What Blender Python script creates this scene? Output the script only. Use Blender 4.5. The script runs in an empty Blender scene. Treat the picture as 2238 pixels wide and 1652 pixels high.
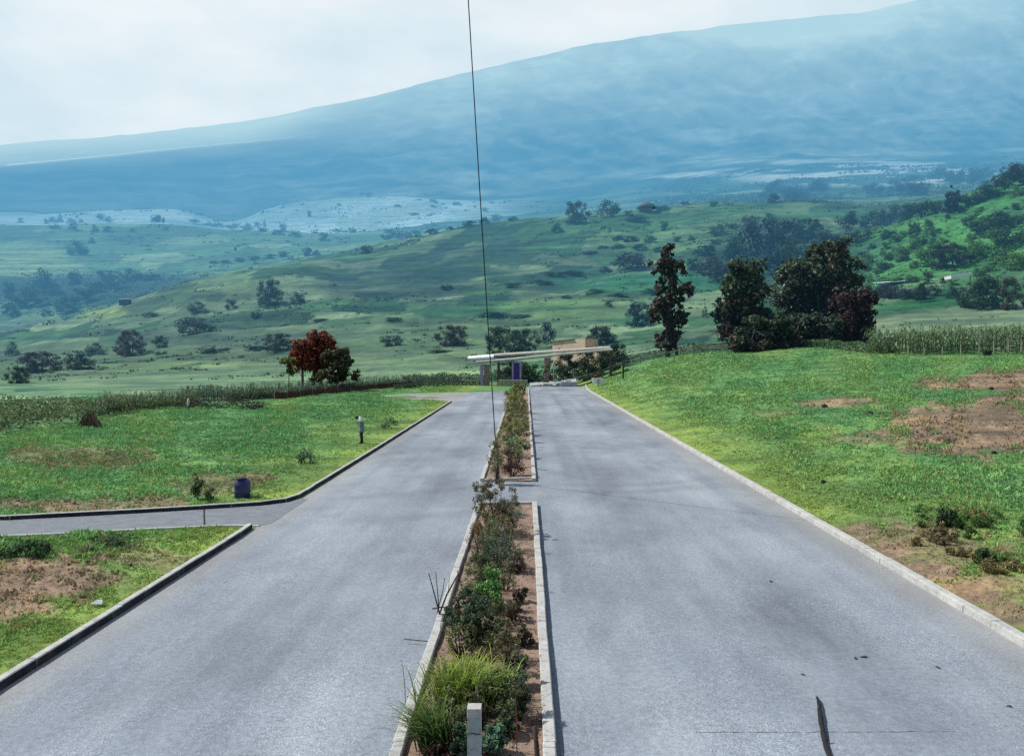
import bpy, math, random
import numpy as np
from mathutils import Vector

random.seed(7)
RNG = np.random.default_rng(11)
PI = math.pi
scene = bpy.context.scene
COL = scene.collection

# ------------------------------------------------------------------ camera numbers
F = 1740.0            # focal length in units of a 2238-wide frame
CX, CY = 1150.0, 775.0
H = 5.5               # eye height above the road


def P(px, py, Y):
    """world point seen at frame position px,py at depth Y"""
    return ((px - CX) * Y / F, Y, H - (py - CY) * Y / F)


# ------------------------------------------------------------------ noise
_T = np.random.default_rng(5).random((256, 256))


def vnoise(x, y, seed=0):
    x = np.asarray(x, float) + seed * 17.31
    y = np.asarray(y, float) + seed * 9.77
    xi, yi = np.floor(x).astype(int), np.floor(y).astype(int)
    fx, fy = x - xi, y - yi
    fx, fy = fx * fx * (3 - 2 * fx), fy * fy * (3 - 2 * fy)
    a, b = _T[xi % 256, yi % 256], _T[(xi + 1) % 256, yi % 256]
    c, d = _T[xi % 256, (yi + 1) % 256], _T[(xi + 1) % 256, (yi + 1) % 256]
    return (a * (1 - fx) + b * fx) * (1 - fy) + (c * (1 - fx) + d * fx) * fy


def fbm(x, y, seed=0, o=4):
    s, a, t = 0, .5, 0
    x, y = np.asarray(x, float), np.asarray(y, float)
    for k in range(o):
        s = s + a * vnoise(x * 2 ** k, y * 2 ** k, seed + k * 3)
        t += a
        a *= .5
    return s / t          # 0..1


def sstep(a, b, x):
    t = np.clip((np.asarray(x, float) - a) / (b - a), 0, 1)
    return t * t * (3 - 2 * t)


def mixc(a, b, t):
    return a * (1 - t[..., None]) + np.asarray(b) * t[..., None]


# ------------------------------------------------------------------ terrain heights
YS = [100, 135, 170, 220, 300, 450, 600, 800, 1100, 1500, 2000, 2600, 3300, 4000, 4500, 6500, 9000, 12000, 13500]
TAB = {
    -900: [885, 862, 848, 832, 805, 770, 745, 765, 665, 580, 500, 510, 485, 470, 455, 410, 370, 345, 560],
    0:    [880, 858, 842, 825, 795, 755, 726, 745, 640, 560, 492, 505, 478, 465, 450, 395, 340, 312, 520],
    250:  [871, 850, 836, 818, 785, 725, 668, 700, 640, 560, 490, 502, 458, 475, 455, 385, 322, 288, 500],
    400:  [873, 850, 834, 810, 770, 700, 620, 655, 605, 550, 491, 505, 452, 480, 460, 382, 314, 275, 490],
    500:  [871, 846, 832, 806, 762, 690, 588, 625, 590, 545, 500, 512, 494, 500, 470, 385, 308, 266, 480],
    600:  [871, 846, 830, 800, 750, 675, 578, 585, 575, 542, 509, 512, 446, 475, 455, 372, 292, 248, 470],
    750:  [871, 846, 828, 795, 740, 660, 600, 550, 565, 540, 516, 508, 422, 460, 440, 360, 270, 212, 430],
    1000: [871, 846, 826, 785, 730, 640, 575, 495, 520, 510, 500, 480, 430, 450, 425, 340, 230, 152, 400],
    1250: [871, 848, 815, 780, 725, 630, 560, 470, 500, 490, 470, 458, 445, 425, 400, 310, 190, 88, 330],
    1500: [830, 786, 772, 752, 700, 600, 530, 448, 470, 458, 442, 428, 402, 385, 370, 280, 150, 52, 300],
    1750: [800, 762, 746, 720, 670, 565, 490, 440, 455, 432, 412, 396, 372, 350, 340, 250, 120, 24, 280],
    1900: [770, 752, 736, 705, 625, 520, 500, 442, 450, 428, 404, 390, 368, 350, 335, 240, 105, 8, 260],
    2000: [756, 742, 728, 692, 600, 475, 490, 440, 445, 420, 396, 382, 365, 350, 330, 230, 90, -18, 250],
    2240: [747, 725, 708, 676, 540, 374, 400, 400, 420, 400, 380, 370, 350, 335, 315, 210, 60, -62, 230],
    2600: [742, 715, 690, 640, 470, 310, 340, 360, 380, 370, 360, 350, 330, 315, 295, 190, 30, -130, 200],
    3400: [740, 700, 660, 560, 400, 250, 290, 320, 340, 330, 320, 310, 300, 285, 265, 160, 0, -200, 200],
}
YB = {-900: 50, 0: 53, 160: 62, 300: 76, 420: 83, 650: 103, 880: 137, 1000: 150, 1300: 150, 1500: 150, 1750: 138, 1900: 114, 2000: 111,
      2240: 109, 3400: 105}
PXC = np.arange(-900, 3401, 8.0)
NEAR = np.array([-40, -25, -12, -4, 2, 6, 9, 12.0])
YR = np.concatenate([NEAR, np.exp(np.linspace(math.log(14), math.log(13500), 470))])
NF = len(NEAR)


def znear(X, Y):
    """ground of the estate: flat by the road, a meadow bank rising to the right"""
    X, Y = np.asarray(X, float), np.asarray(Y, float)
    prof = np.interp(X, [9.9, 14, 18.6, 30, 48, 63, 81, 140], [0, 1.3, 2.9, 5.2, 7.0, 7.4, 7.7, 8.4])
    g = np.clip(Y / 140, 0, 1.1) ** 1.25
    bump = (fbm(X * .35, Y * .35, 2, 3) - .5) * .22
    side = np.clip((np.abs(X + .35) - 10.2) / 3, 0, 1)
    nopath = 1 - sstep(20.5, 22.5, Y) * sstep(33, 30.8, Y) * (X < 0)
    return prof * g + bump * side * np.clip(Y / 25, 0, 1) * nopath


def build_heights():
    ly, lys = np.log(np.maximum(YR, 14)), np.log(YS)
    keys = sorted(TAB)
    cols = np.stack([np.interp(ly, lys, TAB[k]) for k in keys])          # key x row
    py = np.stack([np.interp(PXC, keys, cols[:, r]) for r in range(len(YR))])
    # soften the control net
    def blur(a, n, ax):
        k = np.hanning(2 * n + 3)[1:-1]; k /= k.sum()
        pad = [(0, 0), (0, 0)]; pad[ax] = (n, n)
        b = np.pad(a, pad, mode='edge')
        return np.apply_along_axis(lambda v: np.convolve(v, k, 'valid'), ax, b)
    py = blur(blur(py, 7, 1), 5, 0)
    gx, gy = np.meshgrid(PXC, ly)
    far = sstep(math.log(150), math.log(420), gy)
    mnt = sstep(math.log(3600), math.log(6500), gy)
    py = py + (fbm(gx / 130, gy * 9, 1, 4) - .5) * 13 * far * (1 - .3 * mnt)
    py = py + (np.abs(fbm(gx / 210 + gy * 1.5, gy * 7, 3, 3) - .5) - .12) * 46 * far * (1 - mnt) * sstep(math.log(2600), math.log(900), gy)
    rid = np.abs(fbm(gx / 170 + gy * .5, gy * 5, 9, 4) - .5) * 2
    py = py + (rid - .3) * 22 * mnt * (1 - sstep(math.log(9500), math.log(12000), gy))
    py = py + (fbm(gx / 60, gy * 2, 21, 3) - .5) * 9 * sstep(math.log(9500), math.log(12000), gy)
    Yg = np.repeat(YR[:, None], len(PXC), 1)
    Xg = (gx - CX) * np.maximum(Yg, 14) / F
    zt = H - (py - CY) * np.maximum(Yg, 14) / F
    zn = znear(Xg, Yg)
    yb = np.interp(PXC, sorted(YB), [YB[k] for k in sorted(YB)])[None, :]
    w = sstep(.97, 1.22, Yg / yb)
    z = zn * (1 - w) + zt * w
    return Xg, Yg, z


XG, YG, ZG = build_heights()
PYG = CY + (H - ZG) * F / np.maximum(YG, 1e-3)
PXG = np.repeat(PXC[None, :], len(YR), 0)
LY = np.log(YR[NF:])


def gz(X, Y):
    """ground height under X, Y"""
    X, Y = np.asarray(X, float), np.asarray(Y, float)
    px = CX + X * F / np.maximum(Y, 14)
    c = np.clip((px - PXC[0]) / 8, 0, len(PXC) - 1.001)
    r = np.clip((np.log(np.maximum(Y, 14)) - LY[0]) / (LY[1] - LY[0]), 0, len(LY) - 1.001)
    ci, ri = np.floor(c).astype(int), np.floor(r).astype(int)
    fc, fr = c - ci, r - ri
    Z = ZG[NF:]
    return (Z[ri, ci] * (1 - fc) + Z[ri, ci + 1] * fc) * (1 - fr) + (Z[ri + 1, ci] * (1 - fc) + Z[ri + 1, ci + 1] * fc) * fr


def at(px, py, ymin=14, ymax=1e9):
    """first ground point (nearest first) seen at px,py"""
    c = int(round((px - PXC[0]) / 8))
    c = max(0, min(len(PXC) - 1, c))
    col = PYG[NF:, c]
    ys = YR[NF:]
    for r in range(1, len(ys)):
        if ys[r] < ymin:
            continue
        if col[r] <= py or ys[r] > ymax:
            a, b = col[r - 1], col[r]
            t = 0 if abs(a - b) < 1e-6 else min(1, max(0, (a - py) / (a - b)))
            Y = ys[r - 1] + (ys[r] - ys[r - 1]) * t
            break
    else:
        Y = ys[-1]
    X = (px - CX) * Y / F
    return X, Y, float(gz(X, Y))


# ------------------------------------------------------------------ object helpers
def tag(o, label=None, cat=None, group=None, kind=None):
    if label: o['label'] = label
    if cat: o['category'] = cat
    if group: o['group'] = group
    if kind: o['kind'] = kind
    return o


def empty(name, loc, label, cat, group=None, rz=0):
    o = bpy.data.objects.new(name, None)
    o.empty_display_size = .2
    COL.objects.link(o)
    o.location = loc
    o.rotation_euler = (0, 0, rz)
    return tag(o, label, cat, group)


def link(name, me, mat=None, parent=None, color=None):
    o = bpy.data.objects.new(name, me)
    COL.objects.link(o)
    if mat and not me.materials:
        me.materials.append(mat)
    if parent: o.parent = parent
    if color is not None: o.color = (*color, 1)
    return o


def npmesh(name, V, Fc, col=None, smooth=False):
    V = np.asarray(V, np.float32)
    Fc = np.asarray(Fc, np.int32)
    k = Fc.shape[1]
    me = bpy.data.meshes.new(name)
    me.vertices.add(len(V)); me.vertices.foreach_set('co', V.ravel())
    me.loops.add(Fc.size); me.loops.foreach_set('vertex_index', Fc.ravel())
    me.polygons.add(len(Fc))
    me.polygons.foreach_set('loop_start', np.arange(0, Fc.size, k, dtype=np.int32))
    if smooth:
        me.polygons.foreach_set('use_smooth', np.ones(len(Fc), bool))
    if col is not None:
        at_ = me.attributes.new('col', 'FLOAT_COLOR', 'POINT')
        c4 = np.ones((len(V), 4), np.float32); c4[:, :3] = col
        at_.data.foreach_set('color', c4.ravel())
    me.update(calc_edges=True)
    return me


class MB:
    def __init__(s): s.v, s.f = [], []

    def box(s, c, d, rz=0, rx=0, ry=0, bev=0):
        from mathutils import Euler
        R = Euler((rx, ry, rz)).to_matrix()
        x, y, z = d[0] / 2, d[1] / 2, d[2] / 2
        n = len(s.v)
        b = min(bev, x * .9, y * .9, z * .9)
        if b <= 0:
            for q in [(-x, -y, -z), (x, -y, -z), (x, y, -z), (-x, y, -z), (-x, -y, z), (x, -y, z), (x, y, z), (-x, y, z)]:
                s.v.append(tuple(Vector(c) + R @ Vector(q)))
            s.f += [tuple(n + i for i in q) for q in [(0, 3, 2, 1), (4, 5, 6, 7), (0, 1, 5, 4), (1, 2, 6, 5), (2, 3, 7, 6), (3, 0, 4, 7)]]
        else:
            # chamfered top and vertical edges
            def ring(xx, yy, bb, zz):
                return [(-xx + bb, -yy, zz), (xx - bb, -yy, zz), (xx, -yy + bb, zz), (xx, yy - bb, zz), (xx - bb, yy, zz), (-xx + bb, yy, zz),
                        (-xx, yy - bb, zz), (-xx, -yy + bb, zz)]
            rs = [ring(x, y, b, -z), ring(x, y, b, z - b), ring(x - b, y - b, b * .6, z)]
            for r in rs:
                for q in r: s.v.append(tuple(Vector(c) + R @ Vector(q)))
            for k in range(2):
                for i in range(8):
                    j = (i + 1) % 8
                    s.f.append((n + k * 8 + i, n + k * 8 + j, n + k * 8 + 8 + j, n + k * 8 + 8 + i))
            s.f.append(tuple(n + i for i in range(7, -1, -1)))
            s.f.append(tuple(n + 16 + i for i in range(8)))
        return s

    def tube(s, pts, r, n=8, caps=True, flat=1.0):
        pts = [Vector(p) for p in pts]
        if not isinstance(r, (list, tuple)): r = [r] * len(pts)
        base = len(s.v)
        ref = None
        for i, p in enumerate(pts):
            t = (pts[min(i + 1, len(pts) - 1)] - pts[max(i - 1, 0)]).normalized()
            if ref is None:
                ref = Vector((0, 1, 0)) if abs(t.y) < .9 else Vector((1, 0, 0))
            u = (ref - t * ref.dot(t)).normalized(); w = t.cross(u); ref = u
            for k in range(n):
                a = 2 * PI * k / n
                s.v.append(tuple(p + u * math.cos(a) * r[i] + w * math.sin(a) * r[i] * flat))
        for i in range(len(pts) - 1):
            for k in range(n):
                k2 = (k + 1) % n
                s.f.append((base + i * n + k, base + i * n + k2, base + (i + 1) * n + k2, base + (i + 1) * n + k))
        if caps:
            s.f.append(tuple(base + k for k in range(n - 1, -1, -1)))
            s.f.append(tuple(base + (len(pts) - 1) * n + k for k in range(n)))
        return s

    def lathe(s, prof, n=20, c=(0, 0, 0)):
        b = len(s.v)
        for r, z in prof:
            for k in range(n):
                a = 2 * PI * k / n
                s.v.append((c[0] + r * math.cos(a), c[1] + r * math.sin(a), c[2] + z))
        for i in range(len(prof) - 1):
            for k in range(n):
                k2 = (k + 1) % n
                s.f.append((b + i * n + k, b + i * n + k2, b + (i + 1) * n + k2, b + (i + 1) * n + k))
        s.f.append(tuple(b + k for k in range(n - 1, -1, -1)))
        s.f.append(tuple(b + (len(prof) - 1) * n + k for k in range(n)))
        return s

    def loft(s, secs, n=14):
        """secs: (cx, cy, z, rx, ry) horizontal ellipses"""
        b = len(s.v)
        for (cx, cy, z, rx, ry) in secs:
            for k in range(n):
                a = 2 * PI * k / n
                s.v.append((cx + rx * math.cos(a), cy + ry * math.sin(a), z))
        for i in range(len(secs) - 1):
            for k in range(n):
                k2 = (k + 1) % n
                s.f.append((b + i * n + k, b + i * n + k2, b + (i + 1) * n + k2, b + (i + 1) * n + k))
        s.f.append(tuple(b + k for k in range(n - 1, -1, -1)))
        s.f.append(tuple(b + (len(secs) - 1) * n + k for k in range(n)))
        return s

    def build(s, name, mat, parent=None, smooth=False):
        me = bpy.data.meshes.new(name)
        me.from_pydata(s.v, [], s.f)
        if smooth: me.polygons.foreach_set('use_smooth', np.ones(len(me.polygons), bool))
        me.update()
        return link(name, me, mat, parent)


# ------------------------------------------------------------------ materials
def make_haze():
    g = bpy.data.node_groups.new('painted_haze', 'ShaderNodeTree')
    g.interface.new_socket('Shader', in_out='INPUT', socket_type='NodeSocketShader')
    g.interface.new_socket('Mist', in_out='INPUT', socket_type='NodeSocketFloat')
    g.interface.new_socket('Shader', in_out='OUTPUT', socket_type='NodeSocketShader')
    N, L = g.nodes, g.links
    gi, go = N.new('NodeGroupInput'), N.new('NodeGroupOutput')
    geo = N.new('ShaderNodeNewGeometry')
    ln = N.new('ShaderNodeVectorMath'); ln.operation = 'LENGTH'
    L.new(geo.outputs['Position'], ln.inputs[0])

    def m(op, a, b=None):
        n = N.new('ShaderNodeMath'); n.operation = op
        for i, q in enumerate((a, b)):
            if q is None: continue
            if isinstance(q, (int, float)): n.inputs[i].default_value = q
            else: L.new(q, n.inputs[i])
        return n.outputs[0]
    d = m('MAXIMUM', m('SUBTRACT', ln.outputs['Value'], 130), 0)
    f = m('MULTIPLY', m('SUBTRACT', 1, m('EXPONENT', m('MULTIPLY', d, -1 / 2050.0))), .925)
    # haze painted as emission growing with distance: blue, whiter by the mist value
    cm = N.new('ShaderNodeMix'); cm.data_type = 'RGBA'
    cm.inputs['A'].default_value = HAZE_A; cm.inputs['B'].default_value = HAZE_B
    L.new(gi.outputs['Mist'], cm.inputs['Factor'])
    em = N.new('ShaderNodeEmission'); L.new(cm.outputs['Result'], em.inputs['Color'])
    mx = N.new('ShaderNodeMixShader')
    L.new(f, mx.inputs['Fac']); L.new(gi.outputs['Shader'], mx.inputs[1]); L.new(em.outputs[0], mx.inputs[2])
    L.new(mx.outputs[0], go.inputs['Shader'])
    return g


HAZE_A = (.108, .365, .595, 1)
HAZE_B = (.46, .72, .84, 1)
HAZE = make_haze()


class NT:
    def __init__(s, name):
        s.m = bpy.data.materials.new(name); s.m.use_nodes = True
        s.t = s.m.node_tree; s.t.nodes.clear()

    def n(s, typ, **kw):
        o = s.t.nodes.new(typ)
        for k, v in kw.items(): setattr(o, k, v)
        return o

    def l(s, a, b): s.t.links.new(a, b)

    def noise(s, scale, detail=4, vec=None, rough=.6):
        o = s.n('ShaderNodeTexNoise'); o.inputs['Scale'].default_value = scale; o.inputs['Detail'].default_value = detail
        o.inputs['Roughness'].default_value = rough
        if vec: s.l(vec, o.inputs['Vector'])
        return o.outputs['Fac']

    def ramp(s, fac, stops):
        o = s.n('ShaderNodeValToRGB'); e = o.color_ramp.elements
        while len(e) < len(stops): e.new(.5)
        for i, (p, c) in enumerate(stops):
            e[i].position = p; e[i].color = (*c, 1) if len(c) == 3 else c
        s.l(fac, o.inputs['Fac']); return o.outputs['Color']

    def mul(s, a, b, fac=1.0, mode='MULTIPLY'):
        o = s.n('ShaderNodeMix', data_type='RGBA', blend_type=mode)
        o.inputs['Factor'].default_value = fac
        for k, q in (('A', a), ('B', b)):
            if isinstance(q, tuple): o.inputs[k].default_value = (*q, 1)
            else: s.l(q, o.inputs[k])
        return o.outputs['Result']

    def pos(s, sx=1, sy=1, sz=1, gen='Object'):
        if gen == 'world':
            src = s.n('ShaderNodeNewGeometry').outputs['Position']
        else:
            src = s.n('ShaderNodeTexCoord').outputs[gen]
        mp = s.n('ShaderNodeMapping'); mp.inputs['Scale'].default_value = (sx, sy, sz)
        s.l(src, mp.inputs['Vector']); return mp.outputs['Vector']

    def finish(s, color, rough=.8, bump=None, bumpd=.02, bstr=.6, haze=False, spec=.3, mist=None, translucent=0, metal=0):
        b = s.n('ShaderNodeBsdfPrincipled')
        if isinstance(color, tuple): b.inputs['Base Color'].default_value = (*color, 1)
        else: s.l(color, b.inputs['Base Color'])
        if isinstance(rough, (int, float)): b.inputs['Roughness'].default_value = rough
        else: s.l(rough, b.inputs['Roughness'])
        b.inputs['Specular IOR Level'].default_value = spec
        b.inputs['Metallic'].default_value = metal
        if bump is not None:
            bp = s.n('ShaderNodeBump'); bp.inputs['Distance'].default_value = bumpd; bp.inputs['Strength'].default_value = bstr
            s.l(bump, bp.inputs['Height']); s.l(bp.outputs['Normal'], b.inputs['Normal'])
        out = b.outputs[0]
        if translucent:
            tr = s.n('ShaderNodeBsdfTranslucent')
            if isinstance(color, tuple): tr.inputs['Color'].default_value = (*color, 1)
            else: s.l(color, tr.inputs['Color'])
            mx = s.n('ShaderNodeMixShader'); mx.inputs['Fac'].default_value = translucent
            s.l(out, mx.inputs[1]); s.l(tr.outputs[0], mx.inputs[2]); out = mx.outputs[0]
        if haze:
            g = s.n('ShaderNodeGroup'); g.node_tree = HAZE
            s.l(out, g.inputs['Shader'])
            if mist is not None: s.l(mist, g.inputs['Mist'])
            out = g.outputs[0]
        o = s.n('ShaderNodeOutputMaterial'); s.l(out, o.inputs['Surface'])
        return s.m


def simple(name, c, rough=.7, var=.35, scale=6, haze=False, spec=.3, metal=0, dirt=None):
    t = NT(name)
    n = t.noise(scale, 5, t.pos())
    lo = tuple(max(0, q * (1 - var)) for q in c); hi = tuple(min(1, q * (1 + var)) for q in c)
    col = t.ramp(n, [(.3, lo), (.7, hi)])
    if dirt:
        n2 = t.noise(scale * .4, 6, t.pos())
        f = t.ramp(n2, [(.5, (0, 0, 0)), (.68, (1, 1, 1))])
        mx = t.n('ShaderNodeMix', data_type='RGBA'); t.l(f, mx.inputs['Factor']); t.l(col, mx.inputs['A'])
        mx.inputs['B'].default_value = (*dirt, 1); col = mx.outputs['Result']
    return t.finish(col, rough, t.noise(scale * 6, 4, t.pos()), .01, .4, haze, spec, metal=metal)


def foliage_mat():
    t = NT('foliage')
    a = t.n('ShaderNodeAttribute', attribute_name='col').outputs['Color']
    oi = t.n('ShaderNodeObjectInfo')
    c = t.mul(a, oi.outputs['Color'])
    r = t.ramp(oi.outputs['Random'], [(0, (.82, .86, .9)), (1, (1.15, 1.1, 1.0))])
    c = t.mul(c, r)
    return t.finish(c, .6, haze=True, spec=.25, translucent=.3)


def ground_mat(name, streak, speck, mist=False):
    t = NT(name)
    a = t.n('ShaderNodeAttribute', attribute_name='col').outputs['Color']
    n1 = t.noise(speck, 8, t.pos(1, 1, 1, 'world'), .75)
    c = t.mul(a, t.ramp(n1, [(.28, (.42, .46, .48)), (.5, (1, 1, 1)), (.74, (1.65, 1.55, 1.35))]))
    n2 = t.noise(1.0, 5, t.pos(streak * .12, streak * .5, streak * 3.2, 'world'), .6)
    c = t.mul(c, t.ramp(n2, [(.34, (.52, .58, .62)), (.5, (1, 1, 1)), (.66, (1.5, 1.42, 1.15))]))
    ms = t.n('ShaderNodeAttribute', attribute_name='mist').outputs['Fac'] if mist else None
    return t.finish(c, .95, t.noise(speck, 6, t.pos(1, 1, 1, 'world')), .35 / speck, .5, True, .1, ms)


def asphalt_mat():
    t = NT('asphalt')
    p = t.pos(1, 1, 1, 'world')
    big = t.noise(.2, 7, t.pos(1, .5, 1, 'world'), .62)
    c = t.ramp(big, [(.32, (.165, .187, .218)), (.47, (.225, .256, .293)), (.64, (.305, .342, .380))])
    streak = t.noise(1.0, 3, t.pos(.75, .018, 1, 'world'), .5)
    c = t.mul(c, t.ramp(streak, [(.3, (.80, .81, .83)), (.5, (1, 1, 1)), (.7, (1.14, 1.13, 1.1))]))
    f = t.noise(38, 3, p, .8)
    spk = t.ramp(f, [(.32, (.30, .31, .34)), (.45, (.88, .88, .88)), (.56, (1.08, 1.08, 1.08)), (.68, (2.1, 2.1, 2.05))])
    smx = t.n('ShaderNodeMix', data_type='RGBA', blend_type='MULTIPLY'); t.l(t.ramp(t.noise(.45, 5, t.pos(1, .6, 1, 'world'), .65), [(.35, (.15, .15, .15)), (.62, (1, 1, 1))]), smx.inputs['Factor'])
    t.l(c, smx.inputs['A']); t.l(spk, smx.inputs['B']); c = smx.outputs['Result']
    f2 = t.noise(9, 4, p, .7)
    c = t.mul(c, t.ramp(f2, [(.3, (.78, .78, .79)), (.6, (1.05, 1.05, 1.05)), (.8, (1.25, 1.25, 1.22))]))
    st = t.noise(.35, 6, t.pos(1.3, .6, 1, 'world'), .7)
    c = t.mul(c, t.ramp(st, [(.28, (.74, .735, .75)), (.47, (1, 1, 1))]))
    # tyre sweeps turning through the gap in the median
    for (cx_, cy_, R_, wd, px_, py_, rad) in [(2.2, 45, 11.5, .45, 4.5, 35, 5.5), (2.2, 45, 13.1, .45, 5.0, 34, 5.5), (9.5, 42, 9.5, .4, 1.2, 37, 6), (-9, 40, 9.6, .5, -4.0, 32, 6), (-8, 38, 12, .5, -3, 28, 6)]:
        d1 = t.n('ShaderNodeVectorMath', operation='DISTANCE'); wn_ = t.n('ShaderNodeVectorMath', operation='ADD'); t.l(p, wn_.inputs[0])
        nz = t.n('ShaderNodeTexNoise'); nz.inputs['Scale'].default_value = .5; t.l(p, nz.inputs['Vector']); t.l(nz.outputs['Color'], wn_.inputs[1])
        t.l(wn_.outputs[0], d1.inputs[0]); d1.inputs[1].default_value = (cx_ + .5, cy_ + .5, .5)
        sb = t.n('ShaderNodeMath', operation='SUBTRACT'); t.l(d1.outputs['Value'], sb.inputs[0]); sb.inputs[1].default_value = R_
        ab = t.n('ShaderNodeMath', operation='ABSOLUTE'); t.l(sb.outputs[0], ab.inputs[0])
        m1 = t.n('ShaderNodeMapRange', interpolation_type='SMOOTHSTEP'); m1.inputs['From Min'].default_value = wd * 1.9; m1.inputs['From Max'].default_value = 0; t.l(ab.outputs[0], m1.inputs['Value'])
        d2 = t.n('ShaderNodeVectorMath', operation='DISTANCE'); t.l(p, d2.inputs[0]); d2.inputs[1].default_value = (px_, py_, 0)
        m2 = t.n('ShaderNodeMapRange', interpolation_type='SMOOTHSTEP'); m2.inputs['From Min'].default_value = rad; m2.inputs['From Max'].default_value = 1.5; m2.inputs['To Max'].default_value = .22; t.l(d2.outputs['Value'], m2.inputs['Value'])
        mm_ = t.n('ShaderNodeMath', operation='MULTIPLY'); t.l(m1.outputs[0], mm_.inputs[0]); t.l(m2.outputs[0], mm_.inputs[1])
        mt_ = t.n('ShaderNodeMix', data_type='RGBA'); t.l(mm_.outputs[0], mt_.inputs['Factor']); t.l(c, mt_.inputs['A']); mt_.inputs['B'].default_value = (.085, .095, .11, 1); c = mt_.outputs['Result']
    # mottled paler tone towards the front of the road
    sp0 = t.n('ShaderNodeSeparateXYZ'); t.l(p, sp0.inputs[0])
    mp0 = t.n('ShaderNodeMapRange'); mp0.inputs['From Min'].default_value = 26; mp0.inputs['From Max'].default_value = 11; mp0.inputs['To Max'].default_value = .55; t.l(sp0.outputs['Y'], mp0.inputs['Value'])
    wr = t.n('ShaderNodeMath', operation='MULTIPLY'); t.l(mp0.outputs[0], wr.inputs[0]); t.l(t.noise(.3, 4, p, .6), wr.inputs[1])
    c = t.mul(c, (1.38, 1.40, 1.44)) if False else c
    mw = t.n('ShaderNodeMix', data_type='RGBA', blend_type='MULTIPLY'); t.l(wr.outputs[0], mw.inputs['Factor']); t.l(c, mw.inputs['A']); mw.inputs['B'].default_value = (1.55, 1.57, 1.62, 1); c = mw.outputs['Result']
    # grit and dust gathered along the kerbs
    sp = t.n('ShaderNodeSeparateXYZ'); t.l(p, sp.inputs[0])
    e1 = t.n('ShaderNodeMapRange'); e1.inputs['From Min'].default_value = 7.9; e1.inputs['From Max'].default_value = 9.4; t.l(sp.outputs['X'], e1.inputs['Value'])
    e2 = t.n('ShaderNodeMapRange'); e2.inputs['From Min'].default_value = -7.6; e2.inputs['From Max'].default_value = -8.7; t.l(sp.outputs['X'], e2.inputs['Value'])
    mxm = t.n('ShaderNodeMath', operation='MAXIMUM'); t.l(e1.outputs[0], mxm.inputs[0]); t.l(e2.outputs[0], mxm.inputs[1])
    pw = t.n('ShaderNodeMath', operation='MULTIPLY'); t.l(mxm.outputs[0], pw.inputs[0]); t.l(t.noise(1.1, 5, p, .7), pw.inputs[1])
    mx = t.n('ShaderNodeMix', data_type='RGBA'); t.l(pw.outputs[0], mx.inputs['Factor']); t.l(c, mx.inputs['A']); mx.inputs['B'].default_value = (.30, .27, .225, 1)
    c = mx.outputs['Result']
    return t.finish(c, .85, f, .012, .8, False, .25)


def concrete_mat(name, c, mott=.3):
    t = NT(name)
    p = t.pos(1, 1, 1, 'world')
    n = t.noise(2.2, 6, p, .7)
    col = t.ramp(n, [(.3, tuple(q * (1 - mott) for q in c)), (.55, c), (.75, tuple(min(.85, q * 1.18) for q in c))])
    n2 = t.noise(14, 4, p, .7)
    col = t.mul(col, t.ramp(n2, [(.30, (.55, .52, .48)), (.46, (1, 1, 1)), (1, (1, 1, 1))]))
    return t.finish(col, .9, n2, .006, .5)


def soil_mat(name, c1, c2, c3):
    t = NT(name)
    p = t.pos(1, 1, 1, 'world')
    n = t.noise(1.4, 7, p, .7)
    col = t.ramp(n, [(.3, c1), (.5, c2), (.7, c3)])
    f = t.noise(28, 4, p, .8)
    col = t.mul(col, t.ramp(f, [(.33, (.35, .33, .33)), (.46, (1, 1, 1)), (.7, (1.35, 1.3, 1.25))]))
    return t.finish(col, .95, f, .03, .8)


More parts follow.
